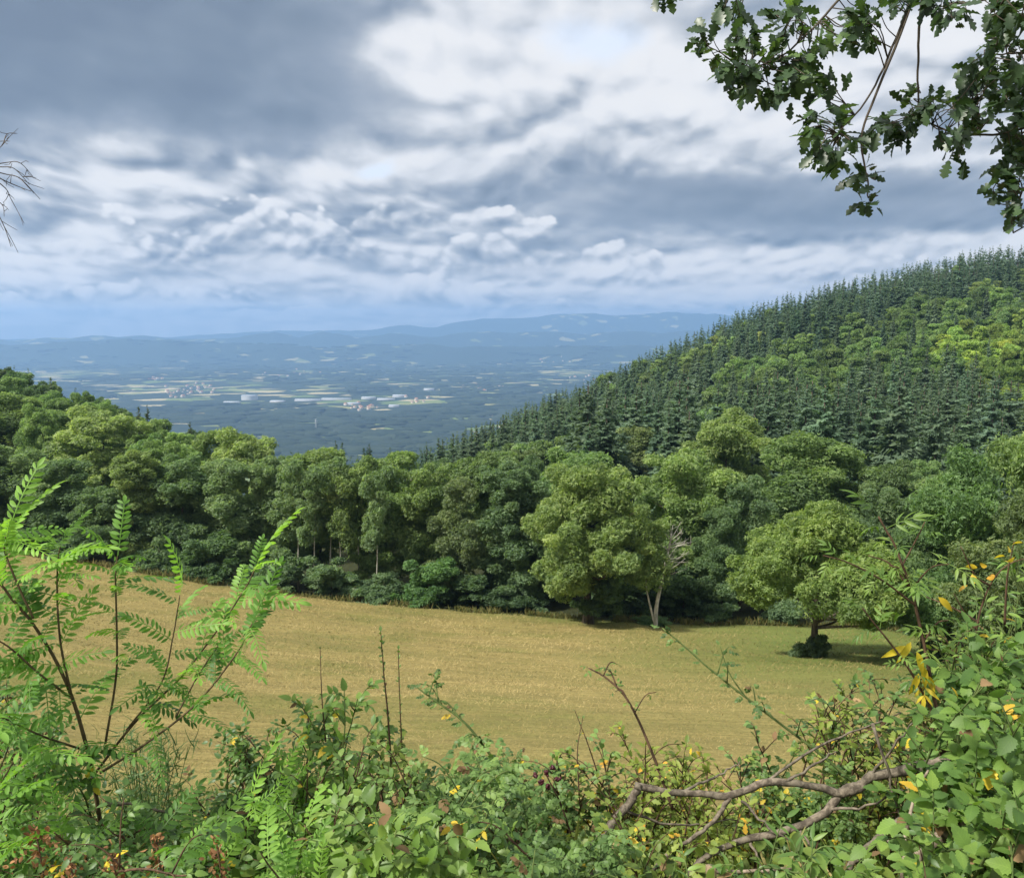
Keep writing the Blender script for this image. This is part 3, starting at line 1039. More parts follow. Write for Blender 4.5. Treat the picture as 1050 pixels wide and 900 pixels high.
# white-trunked birch with a bare dead top
birch = MB()
rb = np.random.default_rng(5)
Bx, Bz = at_px(672, 75.6)
broot = empty('birch_tree', (Bx, 75.6, Bz), 'thin white-trunked birch with bare dead twigs at its top, beside the ivy tree', 'tree')
trk = np.array([(0, 0, -.3), (0.05, 0, 2), (0.45, 0, 4.2), (0.9, 0.1, 6.4), (1.3, 0.1, 8.8)])
birch.tube(smooth_path(trk, 14), np.linspace(0.23, 0.07, 14), 7)
birch.tube(smooth_path([(0, 0, 0.2), (-0.5, 0, 2.0), (-0.85, 0.1, 3.6), (-1.0, .1, 5)], 10), np.linspace(0.13, 0.04, 10), 6)
for k in range(26):
    z0 = rb.uniform(4.6, 8.6)
    p0 = np.array([np.interp(z0, trk[:, 2], trk[:, 0]), 0, z0])
    e = p0 + np.array([rb.uniform(-1.1, 2.4), rb.uniform(-1, 1), rb.uniform(0.2, 1.7)])
    pts = smooth_path([p0, (p0 + e) / 2 + rb.normal(0, .15, 3), e], 6)
    birch.tube(pts, np.linspace(0.036, 0.012, 6), 4)
    for q in range(3):
        s = pts[rb.integers(2, 6)]
        birch.tube([s, s + rb.normal(0, .35, 3) + np.array([.1, 0, .3])], [0.016, 0.008], 3)
birch.build('trunk', M['pale_bark'], broot)
bc = MB()
leaf_cloud(bc, rb, np.array([(-.6, 0, 5.6), (-1.0, .2, 4.6), (0.6, 0.3, 5.8), (-0.1, .2, 6.6), (0.2, .3, 4.6)]), np.full((5, 3), 0.9), 1500, 0.28, 0.4)
b_ = bc.build('crown', M['broadleaf'], broot)
b_.color = (1.2, 1.2, 0.9, 1)
WOOD.append((Bx, 78.2, Bz, 9, 3, False))

# left: the wood's edge, front row, then pale crowns above it
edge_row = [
    # key, px, tip py, Y, width px, colour (shade tinted into the shaded ones), label
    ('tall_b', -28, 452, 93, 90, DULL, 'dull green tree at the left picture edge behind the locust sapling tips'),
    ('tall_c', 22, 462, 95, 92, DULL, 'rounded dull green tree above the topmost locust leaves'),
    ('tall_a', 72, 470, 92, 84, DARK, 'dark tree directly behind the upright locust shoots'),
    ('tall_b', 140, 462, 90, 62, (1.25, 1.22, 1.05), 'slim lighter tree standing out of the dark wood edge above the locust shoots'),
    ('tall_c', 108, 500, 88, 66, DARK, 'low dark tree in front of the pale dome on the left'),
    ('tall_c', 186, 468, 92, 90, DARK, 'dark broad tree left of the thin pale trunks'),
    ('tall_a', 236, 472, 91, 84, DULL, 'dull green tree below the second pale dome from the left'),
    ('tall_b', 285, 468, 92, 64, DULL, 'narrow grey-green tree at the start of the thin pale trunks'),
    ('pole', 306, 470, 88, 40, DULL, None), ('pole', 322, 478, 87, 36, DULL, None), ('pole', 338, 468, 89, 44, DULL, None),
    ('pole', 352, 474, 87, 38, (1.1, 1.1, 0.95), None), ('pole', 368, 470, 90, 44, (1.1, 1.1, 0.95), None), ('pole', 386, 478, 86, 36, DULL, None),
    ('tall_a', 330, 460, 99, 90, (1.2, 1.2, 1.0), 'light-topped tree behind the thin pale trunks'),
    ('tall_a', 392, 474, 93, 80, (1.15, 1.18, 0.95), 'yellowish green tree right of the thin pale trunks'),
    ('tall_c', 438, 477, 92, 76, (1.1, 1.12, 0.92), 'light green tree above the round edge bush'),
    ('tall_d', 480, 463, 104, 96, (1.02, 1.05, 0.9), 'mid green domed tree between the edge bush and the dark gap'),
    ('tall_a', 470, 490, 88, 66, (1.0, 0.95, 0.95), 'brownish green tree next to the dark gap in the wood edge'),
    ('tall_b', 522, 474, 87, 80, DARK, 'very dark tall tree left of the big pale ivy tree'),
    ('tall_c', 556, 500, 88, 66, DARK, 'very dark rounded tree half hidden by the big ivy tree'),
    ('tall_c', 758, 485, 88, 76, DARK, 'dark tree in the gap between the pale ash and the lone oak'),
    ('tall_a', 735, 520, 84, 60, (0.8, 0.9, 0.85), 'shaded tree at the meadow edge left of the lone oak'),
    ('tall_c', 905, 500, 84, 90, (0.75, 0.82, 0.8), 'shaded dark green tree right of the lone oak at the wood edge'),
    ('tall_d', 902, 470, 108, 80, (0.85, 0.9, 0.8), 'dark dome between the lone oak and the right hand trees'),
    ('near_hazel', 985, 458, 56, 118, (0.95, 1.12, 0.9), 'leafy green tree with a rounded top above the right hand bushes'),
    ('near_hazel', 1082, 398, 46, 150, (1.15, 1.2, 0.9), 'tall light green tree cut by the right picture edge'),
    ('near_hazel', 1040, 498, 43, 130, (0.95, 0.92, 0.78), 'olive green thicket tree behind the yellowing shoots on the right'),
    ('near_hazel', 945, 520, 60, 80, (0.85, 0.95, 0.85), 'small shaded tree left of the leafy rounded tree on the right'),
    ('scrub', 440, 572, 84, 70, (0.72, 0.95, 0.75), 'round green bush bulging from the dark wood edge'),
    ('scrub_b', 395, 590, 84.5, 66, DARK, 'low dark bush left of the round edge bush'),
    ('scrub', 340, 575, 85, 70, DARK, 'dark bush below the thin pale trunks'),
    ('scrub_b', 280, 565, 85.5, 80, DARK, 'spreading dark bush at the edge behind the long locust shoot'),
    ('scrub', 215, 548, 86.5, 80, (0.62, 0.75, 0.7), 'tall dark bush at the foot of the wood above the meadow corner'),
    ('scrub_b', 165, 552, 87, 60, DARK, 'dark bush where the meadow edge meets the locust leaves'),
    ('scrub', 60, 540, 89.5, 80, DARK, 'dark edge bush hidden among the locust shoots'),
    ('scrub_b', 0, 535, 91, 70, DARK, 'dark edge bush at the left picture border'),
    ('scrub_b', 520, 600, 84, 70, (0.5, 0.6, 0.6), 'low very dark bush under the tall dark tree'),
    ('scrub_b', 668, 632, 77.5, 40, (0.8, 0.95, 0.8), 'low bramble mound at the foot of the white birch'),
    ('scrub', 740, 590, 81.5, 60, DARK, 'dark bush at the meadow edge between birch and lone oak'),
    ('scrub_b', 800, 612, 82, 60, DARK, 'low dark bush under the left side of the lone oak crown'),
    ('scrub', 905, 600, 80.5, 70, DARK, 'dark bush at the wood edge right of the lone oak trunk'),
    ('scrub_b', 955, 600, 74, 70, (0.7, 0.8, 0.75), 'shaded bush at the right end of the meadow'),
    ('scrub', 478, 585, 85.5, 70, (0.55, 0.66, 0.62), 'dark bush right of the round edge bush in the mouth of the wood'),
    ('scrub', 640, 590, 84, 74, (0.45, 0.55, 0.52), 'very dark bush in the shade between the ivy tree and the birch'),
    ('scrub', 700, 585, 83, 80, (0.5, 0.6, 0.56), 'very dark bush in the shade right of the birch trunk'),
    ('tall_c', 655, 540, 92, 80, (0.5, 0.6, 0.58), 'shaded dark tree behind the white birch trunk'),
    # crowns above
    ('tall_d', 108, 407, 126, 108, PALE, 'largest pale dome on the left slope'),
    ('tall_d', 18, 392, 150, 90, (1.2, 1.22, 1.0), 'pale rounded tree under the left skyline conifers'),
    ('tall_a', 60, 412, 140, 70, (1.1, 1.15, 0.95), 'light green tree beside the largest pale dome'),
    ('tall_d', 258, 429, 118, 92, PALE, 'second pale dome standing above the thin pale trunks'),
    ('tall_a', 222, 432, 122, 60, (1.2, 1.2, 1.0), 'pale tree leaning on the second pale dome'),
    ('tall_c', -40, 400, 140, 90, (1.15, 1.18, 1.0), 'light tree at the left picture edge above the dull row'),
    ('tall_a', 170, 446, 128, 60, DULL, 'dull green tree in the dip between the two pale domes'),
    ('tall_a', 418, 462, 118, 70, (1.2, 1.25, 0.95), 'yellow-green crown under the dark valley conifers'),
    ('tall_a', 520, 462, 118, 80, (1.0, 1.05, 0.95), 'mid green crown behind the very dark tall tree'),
]
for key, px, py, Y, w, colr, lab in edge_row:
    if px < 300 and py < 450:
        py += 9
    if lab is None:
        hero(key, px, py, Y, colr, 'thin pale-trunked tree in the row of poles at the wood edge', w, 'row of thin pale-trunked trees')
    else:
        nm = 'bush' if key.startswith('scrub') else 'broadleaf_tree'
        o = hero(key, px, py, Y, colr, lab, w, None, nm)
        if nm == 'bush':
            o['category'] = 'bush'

# ---- the wooded slopes: scatter, then leave out what nobody sees
cand = []       # X, Y, kind ('f' fir, 'b' broadleaf), height, width, colour, zone


def inside(px, py, poly):
    c = False
    n = len(poly)
    for i in range(n):
        x1, y1 = poly[i]
        x2, y2 = poly[(i + 1) % n]
        if (y1 > py) != (y2 > py) and px < (x2 - x1) * (py - y1) / (y2 - y1) + x1:
            c = not c
    return c


# on the right hill: the belt of broadleaf wood between the two fir plantings (outline in the photograph)
BELT = [(1100, 280), (1010, 286), (940, 300), (880, 318), (830, 338), (780, 348), (740, 372), (700, 410), (705, 432), (775, 424), (845, 402), (905, 382), (960, 372), (985, 375), (1010, 395), (1040, 430), (1100, 440)]
BELT_PALE = [(1100, 300), (1020, 318), (960, 335), (940, 350), (985, 362), (1010, 395), (1040, 430), (1100, 440)]
BELT_LOW = [(760, 330), (700, 352), (640, 378), (560, 418), (470, 452), (520, 452), (600, 412), (680, 372), (740, 352)]

rs = np.random.default_rng(99)
Yc = 105.0
while Yc < 640:
    step = 6.6 if Yc < 330 else 7.4
    half = Yc * 0.66
    for X in np.arange(-half, half, step):
        x = X + rs.uniform(-.42, .42) * step
        y = Yc + rs.uniform(-.42, .42) * step
        px = 525 + F_PX * x / (y * 1.02)
        if px < -60 or px > 1110:
            continue
        z = float(ground(x, y))
        u, v = proj(np.array([x, y, z + 17.0]))
        pick = rs.uniform()
        if px > 585 and y > 150 or px > 440 and y > 215 or (px > 700 and y > 135):
            vn = float(vnoise(np.array(x / 30), np.array(y / 30), 31))
            if inside(u, v, BELT) and vn > -0.85:
                pal = inside(u, v, BELT_PALE)
                k = ('b', rs.uniform(8, 17), rs.uniform(6, 12.5), 'pale' if pal else 'belt') if pick > (0.06 if pal else 0.26) else ('f', rs.uniform(13, 21), rs.uniform(5, 8), 'slope')
            elif inside(u, v, BELT_LOW) and vn > -0.45:
                k = ('b', rs.uniform(10, 14), rs.uniform(6, 9), 'low')
            elif pick < 0.17:
                k = ('b', rs.uniform(11, 15), rs.uniform(6, 9), 'low')
            else:
                hgt = rs.uniform(14, 25) if y > 300 else rs.uniform(18, 28)
                up = v < 335 and px > 740 or (y > 470)
                k = ('f', hgt, hgt * rs.uniform(0.32, 0.50), 'ridge' if up else 'slope')
        elif px < 330:
            far = y > 165
            fir = pick < 0.10
            if 300 < px and y > 150:
                fir = True
            if fir:
                k = ('f', rs.uniform(14, 19), rs.uniform(5, 7), 'leftslope')
            else:
                k = ('b', rs.uniform(11, 15), rs.uniform(7, 10), 'leftdark' if (y > 165 and pick > 0.45) else 'leftwood')
        else:
            if y > 150 and px < 440:
                k = ('f', rs.uniform(16, 21), rs.uniform(5.5, 7), 'valley')
            else:
                k = ('b', rs.uniform(11, 15), rs.uniform(7, 10), 'valleywood')
        # keep the known outlines: nothing in the plain gap may stand taller than the photo shows
        cand.append((x, y, z, *k))
    Yc += step

SKY = np.array([(-100, 352), (0, 360), (30, 368), (60, 388), (100, 402), (150, 414), (200, 432), (240, 446), (300, 458), (330, 450), (390, 449), (420, 460), (450, 447), (500, 428), (540, 410), (600, 388), (650, 364), (700, 342), (740, 322), (800, 300), (850, 287), (900, 274), (960, 262), (1000, 252), (1050, 245), (1150, 232)])
GW, GH, SC = 300, 240, 4.0
cov = np.zeros((GH, GW), bool)
gy, gx = np.mgrid[0:GH, 0:GW]


def cover_px(X, Y, z, h, w, fir, mark=True):
    u0, v0 = proj(np.array([X, Y, z]))
    u1, v1 = proj(np.array([X, Y, z + h]))
    hw = w / 2 * F_PX / Y
    cx, y0, y1 = (u0 + u1) / 2 / SC + 12, v1 / SC, v0 / SC
    hw = hw / SC
    xa, xb, ya, yb = int(max(0, cx - hw)), int(min(GW - 1, cx + hw + 1)), int(max(0, y0)), int(min(GH - 1, y1 + 1))
    if xb < xa or yb < ya:
        return 0
    sx, sy = gx[ya:yb + 1, xa:xb + 1], gy[ya:yb + 1, xa:xb + 1]
    tt = (sy + 0.5 - y0) / max(0.5, y1 - y0)
    if fir:
        ms = (np.abs(sx + 0.5 - cx) < hw * np.clip(tt * 1.0, 0.05, 1) + 0.3) & (tt > -0.1) & (tt < 1)
    else:
        ms = (((sx + 0.5 - cx) / (hw + .3)) ** 2 + ((tt - 0.48) / 0.52) ** 2 < 1)
    sub = cov[ya:yb + 1, xa:xb + 1]
    inframe = (sx > 11) & (sx < 12 + 263)
    seen = int((ms & ~sub & inframe).sum())
    if mark:
        sub |= ms
    return seen


for q in sorted(WOOD, key=lambda q: q[1]):
    cover_px(q[0], q[1], q[2], q[3], q[4] * 0.92, False)
seen = []
occupied = [(q[0], q[1]) for q in WOOD]
occ = np.array(occupied)
for c in sorted(cand, key=lambda c: c[1]):
    x, y, z, kind, h, w, zone = c
    if y < 135 and np.min(np.hypot(occ[:, 0] - x, occ[:, 1] - y)) < 3.4:
        continue
    u, v = proj(np.array([x, y, z + h]))
    lim = float(np.interp(u, SKY[:, 0], SKY[:, 1])) + rs.uniform(-1, 9)
    if v < lim:
        # shorten to the known outline of the wood
        h2 = P(u, lim, y)[2] - z
        if h2 < 0.45 * h:
            continue
        w *= max(0.75, h2 / h)
        h = h2
    n = cover_px(x, y, z, h, w, kind == 'f')
    if n >= 1:
        seen.append((n, x, y, z, kind, h, w, zone))

firs = sorted([s for s in seen if s[4] == 'f'], key=lambda s: -s[0])
broads = sorted([s for s in seen if s[4] == 'b'], key=lambda s: -s[0])
print('firs seen', len(firs), 'broadleaf seen', len(broads))
ZONES = {
    'ridge': ('dark fir in the plantation along the right hand ridge', 'firs along the right ridge'),
    'slope': ('blue-green fir on the slope below the right hand ridge', 'firs on the slope below the ridge'),
    'leftslope': ('dark conifer among the leafy trees on the left slope', 'conifers on the left slope'),
    'valley': ('dark spire-topped conifer in the valley gap in front of the plain', 'conifers in the valley gap'),
    'pale': ('sunlit yellow-green tree on the right hillside below the ridge firs', 'pale trees on the right hillside'),
    'belt': ('green leafy tree in the belt between the two fir plantations', 'leafy trees between the fir plantations'),
    'low': ('leafy tree scattered among the firs of the right hand hill', 'leafy trees among the firs'),
    'leftdark': ('dark leafy tree near the skyline of the left slope', 'dark trees on the left skyline'),
    'leftwood': ('leafy tree in the wood on the left slope', 'leafy trees on the left slope'),
    'valleywood': ('leafy tree in the valley wood behind the meadow edge row', 'leafy trees in the valley wood'),
}
TONE = {'ridge': (0.85, 0.97, 1.02), 'slope': (1.12, 1.2, 1.22), 'leftslope': (0.9, 0.95, 0.9), 'valley': (0.62, 0.78, 0.9), 'pale': (1.45, 1.45, 0.88),  # pale: sunlit look of the hillside put into the crown colour
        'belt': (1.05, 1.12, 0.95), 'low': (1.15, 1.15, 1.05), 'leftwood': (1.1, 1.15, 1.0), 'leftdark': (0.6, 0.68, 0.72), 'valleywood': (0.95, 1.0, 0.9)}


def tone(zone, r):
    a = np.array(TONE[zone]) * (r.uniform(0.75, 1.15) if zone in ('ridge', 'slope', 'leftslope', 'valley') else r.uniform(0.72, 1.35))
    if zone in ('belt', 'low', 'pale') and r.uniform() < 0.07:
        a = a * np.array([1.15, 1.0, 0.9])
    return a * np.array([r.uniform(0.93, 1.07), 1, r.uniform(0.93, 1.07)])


rt = np.random.default_rng(17)
MAXI = 296
for lst, kind in ((firs, 'f'), (broads, 'b')):
    lim = MAXI if kind == 'f' else 230
    for s in lst[:lim]:
        n, x, y, z, _, h, w, zone = s
        if kind == 'f':
            key = ('fir_a', 'fir_b', 'fir_c')[rt.integers(3)] if y < 420 else ('far_fir_a', 'far_fir_b')[rt.integers(2)]
        else:
            key = (('tall_a', 'tall_c', 'tall_d')[rt.integers(3)]) if y < 170 else ('hill_a', 'hill_b')[rt.integers(2)]
        H, W_ = _lib[key][2:]
        lab, grp = ZONES[zone]
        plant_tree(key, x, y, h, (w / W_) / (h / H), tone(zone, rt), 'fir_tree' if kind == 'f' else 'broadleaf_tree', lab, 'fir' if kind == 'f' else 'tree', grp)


def forest_mass(name, lst, srcs, mat, label):
    mb = MB()
    arr = [s.arrays() if isinstance(s, MB) else s for s in srcs]
    for s in lst:
        n, x, y, z, _, h, w, zone = s
        V, Fs, T, UV = arr[rt.integers(len(arr))][:4]
        H, W_ = arr_dims[name]
        a = rt.uniform(0, 6.283)
        ca, sa = math.cos(a), math.sin(a)
        sw, sh = w / W_, h / H
        q = np.stack([(V[:, 0] * ca - V[:, 1] * sa) * sw + x, (V[:, 0] * sa + V[:, 1] * ca) * sw + y, V[:, 2] * sh + z], -1)
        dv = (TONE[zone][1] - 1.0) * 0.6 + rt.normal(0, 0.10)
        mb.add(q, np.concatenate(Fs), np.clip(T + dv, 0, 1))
    o = mb.build(name, mat)
    return tag(o, label, kind='stuff')


arr_dims = {'fir_forest': (21, 7.6), 'leafy_forest': (14, 9.0)}
if len(firs) > MAXI:
    o = forest_mass('fir_forest', firs[MAXI:], far_fir, M['conifer'], 'distant fir forest covering the upper right hill')
    o.color = (0.92, 1.0, 1.05, 1)
if len(broads) > 230:
    r_ = np.random.default_rng(5)
    Cq, Rq = crown_lobes(r_, 14, 9.0, 0.4, 24, 'dome')
    src = MB()
    leaf_cloud(src, r_, Cq, Rq, 700, 1.5, 0.6)
    o = forest_mass('leafy_forest', broads[230:], [src], M['broadleaf'], 'distant leafy wood filling gaps of the far slopes')
    o.color = (1.1, 1.12, 1.0, 1)

# ------------------------------------------------------------------ the town far down on the plain
M['white_wall'] = plain_mat('white_wall', (0.52, 0.52, 0.51), 0.6, 0.05)
M['grey_roof'] = plain_mat('grey_sheet_roof', (0.42, 0.44, 0.46), 0.5, 0.08, 0.05)
M['cream_wall'] = plain_mat('cream_render', (0.66, 0.58, 0.46), 0.8, 0.08)
M['tile_roof'] = plain_mat('red_tile_roof', (0.36, 0.17, 0.10), 0.8, 0.15)
M['steel'] = plain_mat('galvanised_steel', (0.45, 0.46, 0.47), 0.5, 0.1)


def plain_pt(px, py):
    lo, hi = 1500.0, 12000.0
    for _ in range(40):
        mid = (lo + hi) / 2
        q = P(px, py, mid)
        if q[2] > float(ground(q[0], q[1])):
            lo = mid
        else:
            hi = mid
    return P(px, py, lo)


def gabled(name, label, cat, group, p, L, D, H, rise, wall, roof, rz):
    root = empty(name, (p[0], p[1], float(ground(p[0], p[1])) - 0.5), label, cat, group)
    root.rotation_euler = (0, 0, rz)
    w = MB()
    a, b = L / 2, D / 2
    w.add([(-a, -b, 0), (a, -b, 0), (a, b, 0), (-a, b, 0), (-a, -b, H), (a, -b, H), (a, b, H), (-a, b, H)], [(0, 1, 5, 4), (1, 2, 6, 5), (2, 3, 7, 6), (3, 0, 4, 7)])
    w.add([(-a, -b, H), (-a, b, H), (-a, 0, H + rise)], [(0, 2, 1)])
    w.add([(a, -b, H), (a, b, H), (a, 0, H + rise)], [(0, 1, 2)])
    w.build('wall', wall, root)
    r = MB()
    e, hh = 0.6, 0.25
    r.add([(-a - e, -b - e, H + .02), (a + e, -b - e, H + .02), (a + e, 0, H + rise + .02), (-a - e, 0, H + rise + .02), (-a - e, b + e, H + .02), (a + e, b + e, H + .02),
           (-a - e, -b - e, H + hh), (a + e, -b - e, H + hh), (a + e, 0, H + rise + hh), (-a - e, 0, H + rise + hh), (-a - e, b + e, H + hh), (a + e, b + e, H + hh)],
          [(6, 7, 8, 9), (9, 8, 11, 10), (0, 1, 7, 6), (5, 4, 10, 11), (0, 3, 2, 1), (3, 4, 5, 2), (0, 6, 9, 3), (3, 9, 10, 4), (1, 2, 8, 7), (2, 5, 11, 8)])
    r.build('roof', roof, root)
    return root


rh = np.random.default_rng(8)
SHEDS = [  # px, py, width px, height m, label
    (256, 410, 15, 26, 'tall white warehouse block standing at the left end of the industrial strip'),
    (238, 413, 16, 6, 'low white shed just left of the tall warehouse block'),
    (285, 412, 14, 6, 'short white shed between the tall block and the long halls'),
    (316, 411, 26, 8, 'long white hall at the left of the industrial strip'),
    (345, 410, 30, 8, 'longest white hall in the middle of the industrial strip'),
    (378, 409, 14, 10, 'white hall right of the longest hall'),
    (396, 410, 18, 7, 'white shed at the right end of the halls'),
    (410, 407, 14, 11, 'white shed farthest right in the industrial strip'),
    (362, 415, 12, 10, 'small grey shed in front of the longest hall'),
    (404, 417, 10, 8, 'small pale shed below the right end of the strip'),
    (440, 400, 10, 10, 'lone pale farm shed right of the industrial strip'),
]
for px, py, wpx, h, lab in SHEDS:
    p = plain_pt(px, py)
    gabled('warehouse', lab, 'warehouse', 'white warehouses on the plain', p, wpx / F_PX * p[1], rh.uniform(35, 60), h, 3.5, M['white_wall'], M['grey_roof'], rh.uniform(-.06, .06))
TOWN = [(372, 418, 14, 4, 16), (192, 403, 30, 4, 20), (205, 397, 22, 4, 12), (425, 411, 16, 3, 8), (160, 390, 20, 3, 8), (500, 398, 30, 4, 10), (600, 388, 20, 3, 7), (300, 383, 40, 5, 10), (560, 372, 50, 5, 10)]
for cx, cyy, sx, sy, n in TOWN:
    for k in range(n):
        p = plain_pt(cx + rh.normal(0, sx / 2), cyy + rh.normal(0, sy / 2))
        s = rh.uniform(0.8, 1.5)
        gabled('house', 'tiny cream house with a red tiled roof in a village on the plain', 'house', 'houses of the villages on the plain', p, 15 * s, 11 * s, 7 * s, 3.5 * s, M['cream_wall'], M['tile_roof'], rh.uniform(0, 3.1))
# lattice pylon
p = plain_pt(324, 441)
pr = empty('power_pylon', (p[0], p[1], float(ground(p[0], p[1]))), 'thin grey lattice power pylon on the near side of the plain', 'pylon')
fr = MB()
for sx in (-1, 1):
    for sy in (-1, 1):
        fr.tube([(4 * sx, 4 * sy, -1), (1.4 * sx, 1.4 * sy, 26), (0.6 * sx, 0.6 * sy, 46)], [0.5, 0.4, 0.3], 4)
for k in range(9):
    z0, z1 = 5 * k, 5 * k + 5
    w0, w1 = 4 - 0.38 * z0 / 5, 4 - 0.38 * z1 / 5
    for sy in (-1, 1):
        fr.tube([(-w0, w0 * sy, z0), (w1, w1 * sy, z1)], 0.2, 3)
        fr.tube([(w0, w0 * sy, z0), (-w1, w1 * sy, z1)], 0.2, 3)
fr.build('mast', M['steel'], pr)
am = MB()
for z, w in ((30, 9), (37, 7.5), (44, 6)):
    am.tube([(-w, 0, z), (0, 0, z + 1.6), (w, 0, z)], [0.25, 0.45, 0.25], 4)
    am.tube([(-w, 0, z), (w, 0, z)], 0.25, 4)
am.build('crossarm', M['steel'], pr)

# distant copses and hedges on the plain: low lumps of tree tops
rc = np.random.default_rng(12)
lump = MB()
a = np.arange(10) * 2 * math.pi / 10
ring = lambda r_, z_: np.stack([np.cos(a) * r_, np.sin(a) * r_, np.full(10, z_)], -1)
LV = np.concatenate([ring(1.0, 0), ring(0.96, 0.6), ring(0.62, 0.95), [[0, 0, 1.05]]])
jj = np.arange(10)
LF = np.concatenate([np.stack([jj + 10 * i, (jj + 1) % 10 + 10 * i, (jj + 1) % 10 + 10 * (i + 1), jj + 10 * (i + 1)], -1) for i in range(2)])
LT = np.stack([20 + jj, 20 + (jj + 1) % 10, np.full(10, 30)], -1)
N = 5200
Yl = np.exp(rc.uniform(math.log(2400), math.log(11500), N))
tl = rc.uniform(-0.75, 0.45, N)
Xl = tl * Yl
Zl = ground(Xl, Yl)
for i in range(N):
    if vnoise(np.array(Xl[i] / 700), np.array(Yl[i] / 700), 41) < -0.35:
        continue
    L, D, H = (rc.uniform(30, 160), rc.uniform(8, 16), rc.uniform(7, 13)) if rc.uniform() < 0.5 else (rc.uniform(25, 90), rc.uniform(20, 70), rc.uniform(9, 17))
    th = rc.normal(0, 0.5)
    v = LV * np.array([L, D, H]) * (1 + rc.normal(0, .12, (31, 1)))
    v = np.stack([v[:, 0] * math.cos(th) - v[:, 1] * math.sin(th) + Xl[i], v[:, 0] * math.sin(th) + v[:, 1] * math.cos(th) + Yl[i], np.maximum(v[:, 2], -1) + Zl[i] - 0.5], -1)
    lump.add(v, LF, rc.uniform(0.1, 0.7))
    lump.f.append(LT + lump.n - 31)
    lump.v.append(np.zeros((0, 3))); lump.t.append(np.zeros(0)); lump.uv.append(np.zeros((0, 2)))
m_, t = material('distant_woods_green')
g = t.new('ShaderNodeNewGeometry').outputs['Position']
col = t.ramp(t.m('ADD', t.m('MULTIPLY', attr(t, 'tint'), 0.5), t.m('MULTIPLY', t.noise(t.scalevec(g, (1 / 14,) * 3), 1.0, 4, 0.7), 0.6)), [(0.3, (0.017, 0.029, 0.020)), (0.8, (0.046, 0.062, 0.036))])
finish(t, principled(t, col, 0.9, 0.1))
tag(lump.build('distant_woods', m_), 'copses and hedgerows scattered over the plain', kind='stuff')

# ------------------------------------------------------------------ mown hay and stubble on the meadow
m_, t = material('hay_stalks')
M_HAY = m_
col = t.ramp(attr(t, 'tint'), [(0.0, (0.090, 0.110, 0.028)), (0.3, (0.165, 0.142, 0.048)), (0.6, (0.265, 0.207, 0.080)), (1.0, (0.40, 0.325, 0.145))])
finish(t, principled(t, col, 0.85, 0.2))
rq = np.random.default_rng(33)
BL2 = Tmpl([(-.09, 0, 0), (.09, 0, 0), (.06, .55, .08), (-.06, .55, .08), (-.01, 1, .0), (.01, 1, .0)], [(0, 1, 2, 3), (3, 2, 5, 4)])
N = 210000
Yt = 9.0 * np.exp(rq.uniform(0, 1, N) ** 0.9 * math.log(88 / 9.0))
Xt = (rq.uniform(-0.68, 0.68, N)) * (Yt + 3)
mk = meadow_mask(Xt, Yt) > rq.uniform(0.2, 1, N)
# mowing leaves the hay in faint rows
row = np.clip(0.5 + 0.2 * np.sin((Yt + 0.16 * Xt) * 1.25 + 3.5 * vnoise(Xt / 9, Yt / 7, 51)) + 0.6 * vnoise(Xt / 3.3, Yt / 1.7, 53), 0, 1)
mk &= rq.uniform(0, 1, N) < 0.35 + 0.65 * row
Xt, Yt, row = Xt[mk], Yt[mk], row[mk]
n = len(Xt)
az = rq.uniform(0, 2 * math.pi, n)
ln = np.clip(Yt / 52, 0.3, 1.3)
dirs = np.stack([np.cos(az), np.sin(az) * 0.7, rq.uniform(0.0, 0.85, n)], -1)
pos = np.stack([Xt, Yt, ground(Xt, Yt) - 0.01], -1)
gm = green_mask(Xt, Yt)
ti = np.clip(rq.normal(0.56, 0.2, n) + 0.22 * vnoise(Xt / 6, Yt / 3, 52) - 0.50 * gm * rq.uniform(.5, 1.2, n) - 0.28 * np.clip(vnoise(Xt / 11, Yt / 6, 57) - .1, 0, 1), 0, 1)
hb = MB()
hb.scatter(BL2, pos, dirs, np.stack([rq.normal(0, .5, n), rq.normal(-.3, .4, n), np.ones(n)], -1), np.stack([0.16 * ln, 0.20 * ln * rq.uniform(.6, 1.5, n), 0.2 * ln], -1), ti)
tag(hb.build('hay_stubble', m_), 'mown hay and stubble strewn over the meadow', kind='stuff')

# long grass left standing along the wood's edge
NE = 9000
pxe = rq.uniform(-40, 1000, NE)
Ye = np.interp(pxe, EDGE[:, 0], EDGE[:, 1]) + rq.normal(0.2, 0.7, NE)
Xe = (pxe - 525) / F_PX * Ye * 1.035
ke = vnoise(Xe / 2.2, Ye / 2.2, 71) > -0.35
Xe, Ye = Xe[ke], Ye[ke]
ne = len(Xe)
eb = MB()
eb.scatter(BL2, np.stack([Xe, Ye, ground(Xe, Ye) - .02], -1), np.stack([rq.normal(0, .45, ne), rq.normal(-.15, .35, ne), np.ones(ne)], -1), np.stack([rq.normal(0, .4, ne), -np.ones(ne), np.zeros(ne)], -1),
           np.stack([np.full(ne, .42), rq.uniform(.25, .85, ne) * (0.6 + 0.4 * np.clip(vnoise(Xe / 4, Ye / 4, 72) + .5, 0, 1.4)), np.full(ne, .5)], -1), np.clip(rq.normal(.14, .14, ne), 0, 1))
tag(eb.build('edge_grass', M_HAY), 'long uncut grass along the edge of the wood', kind='stuff')

# ------------------------------------------------------------------ foreground plants
rf = np.random.default_rng(2024)


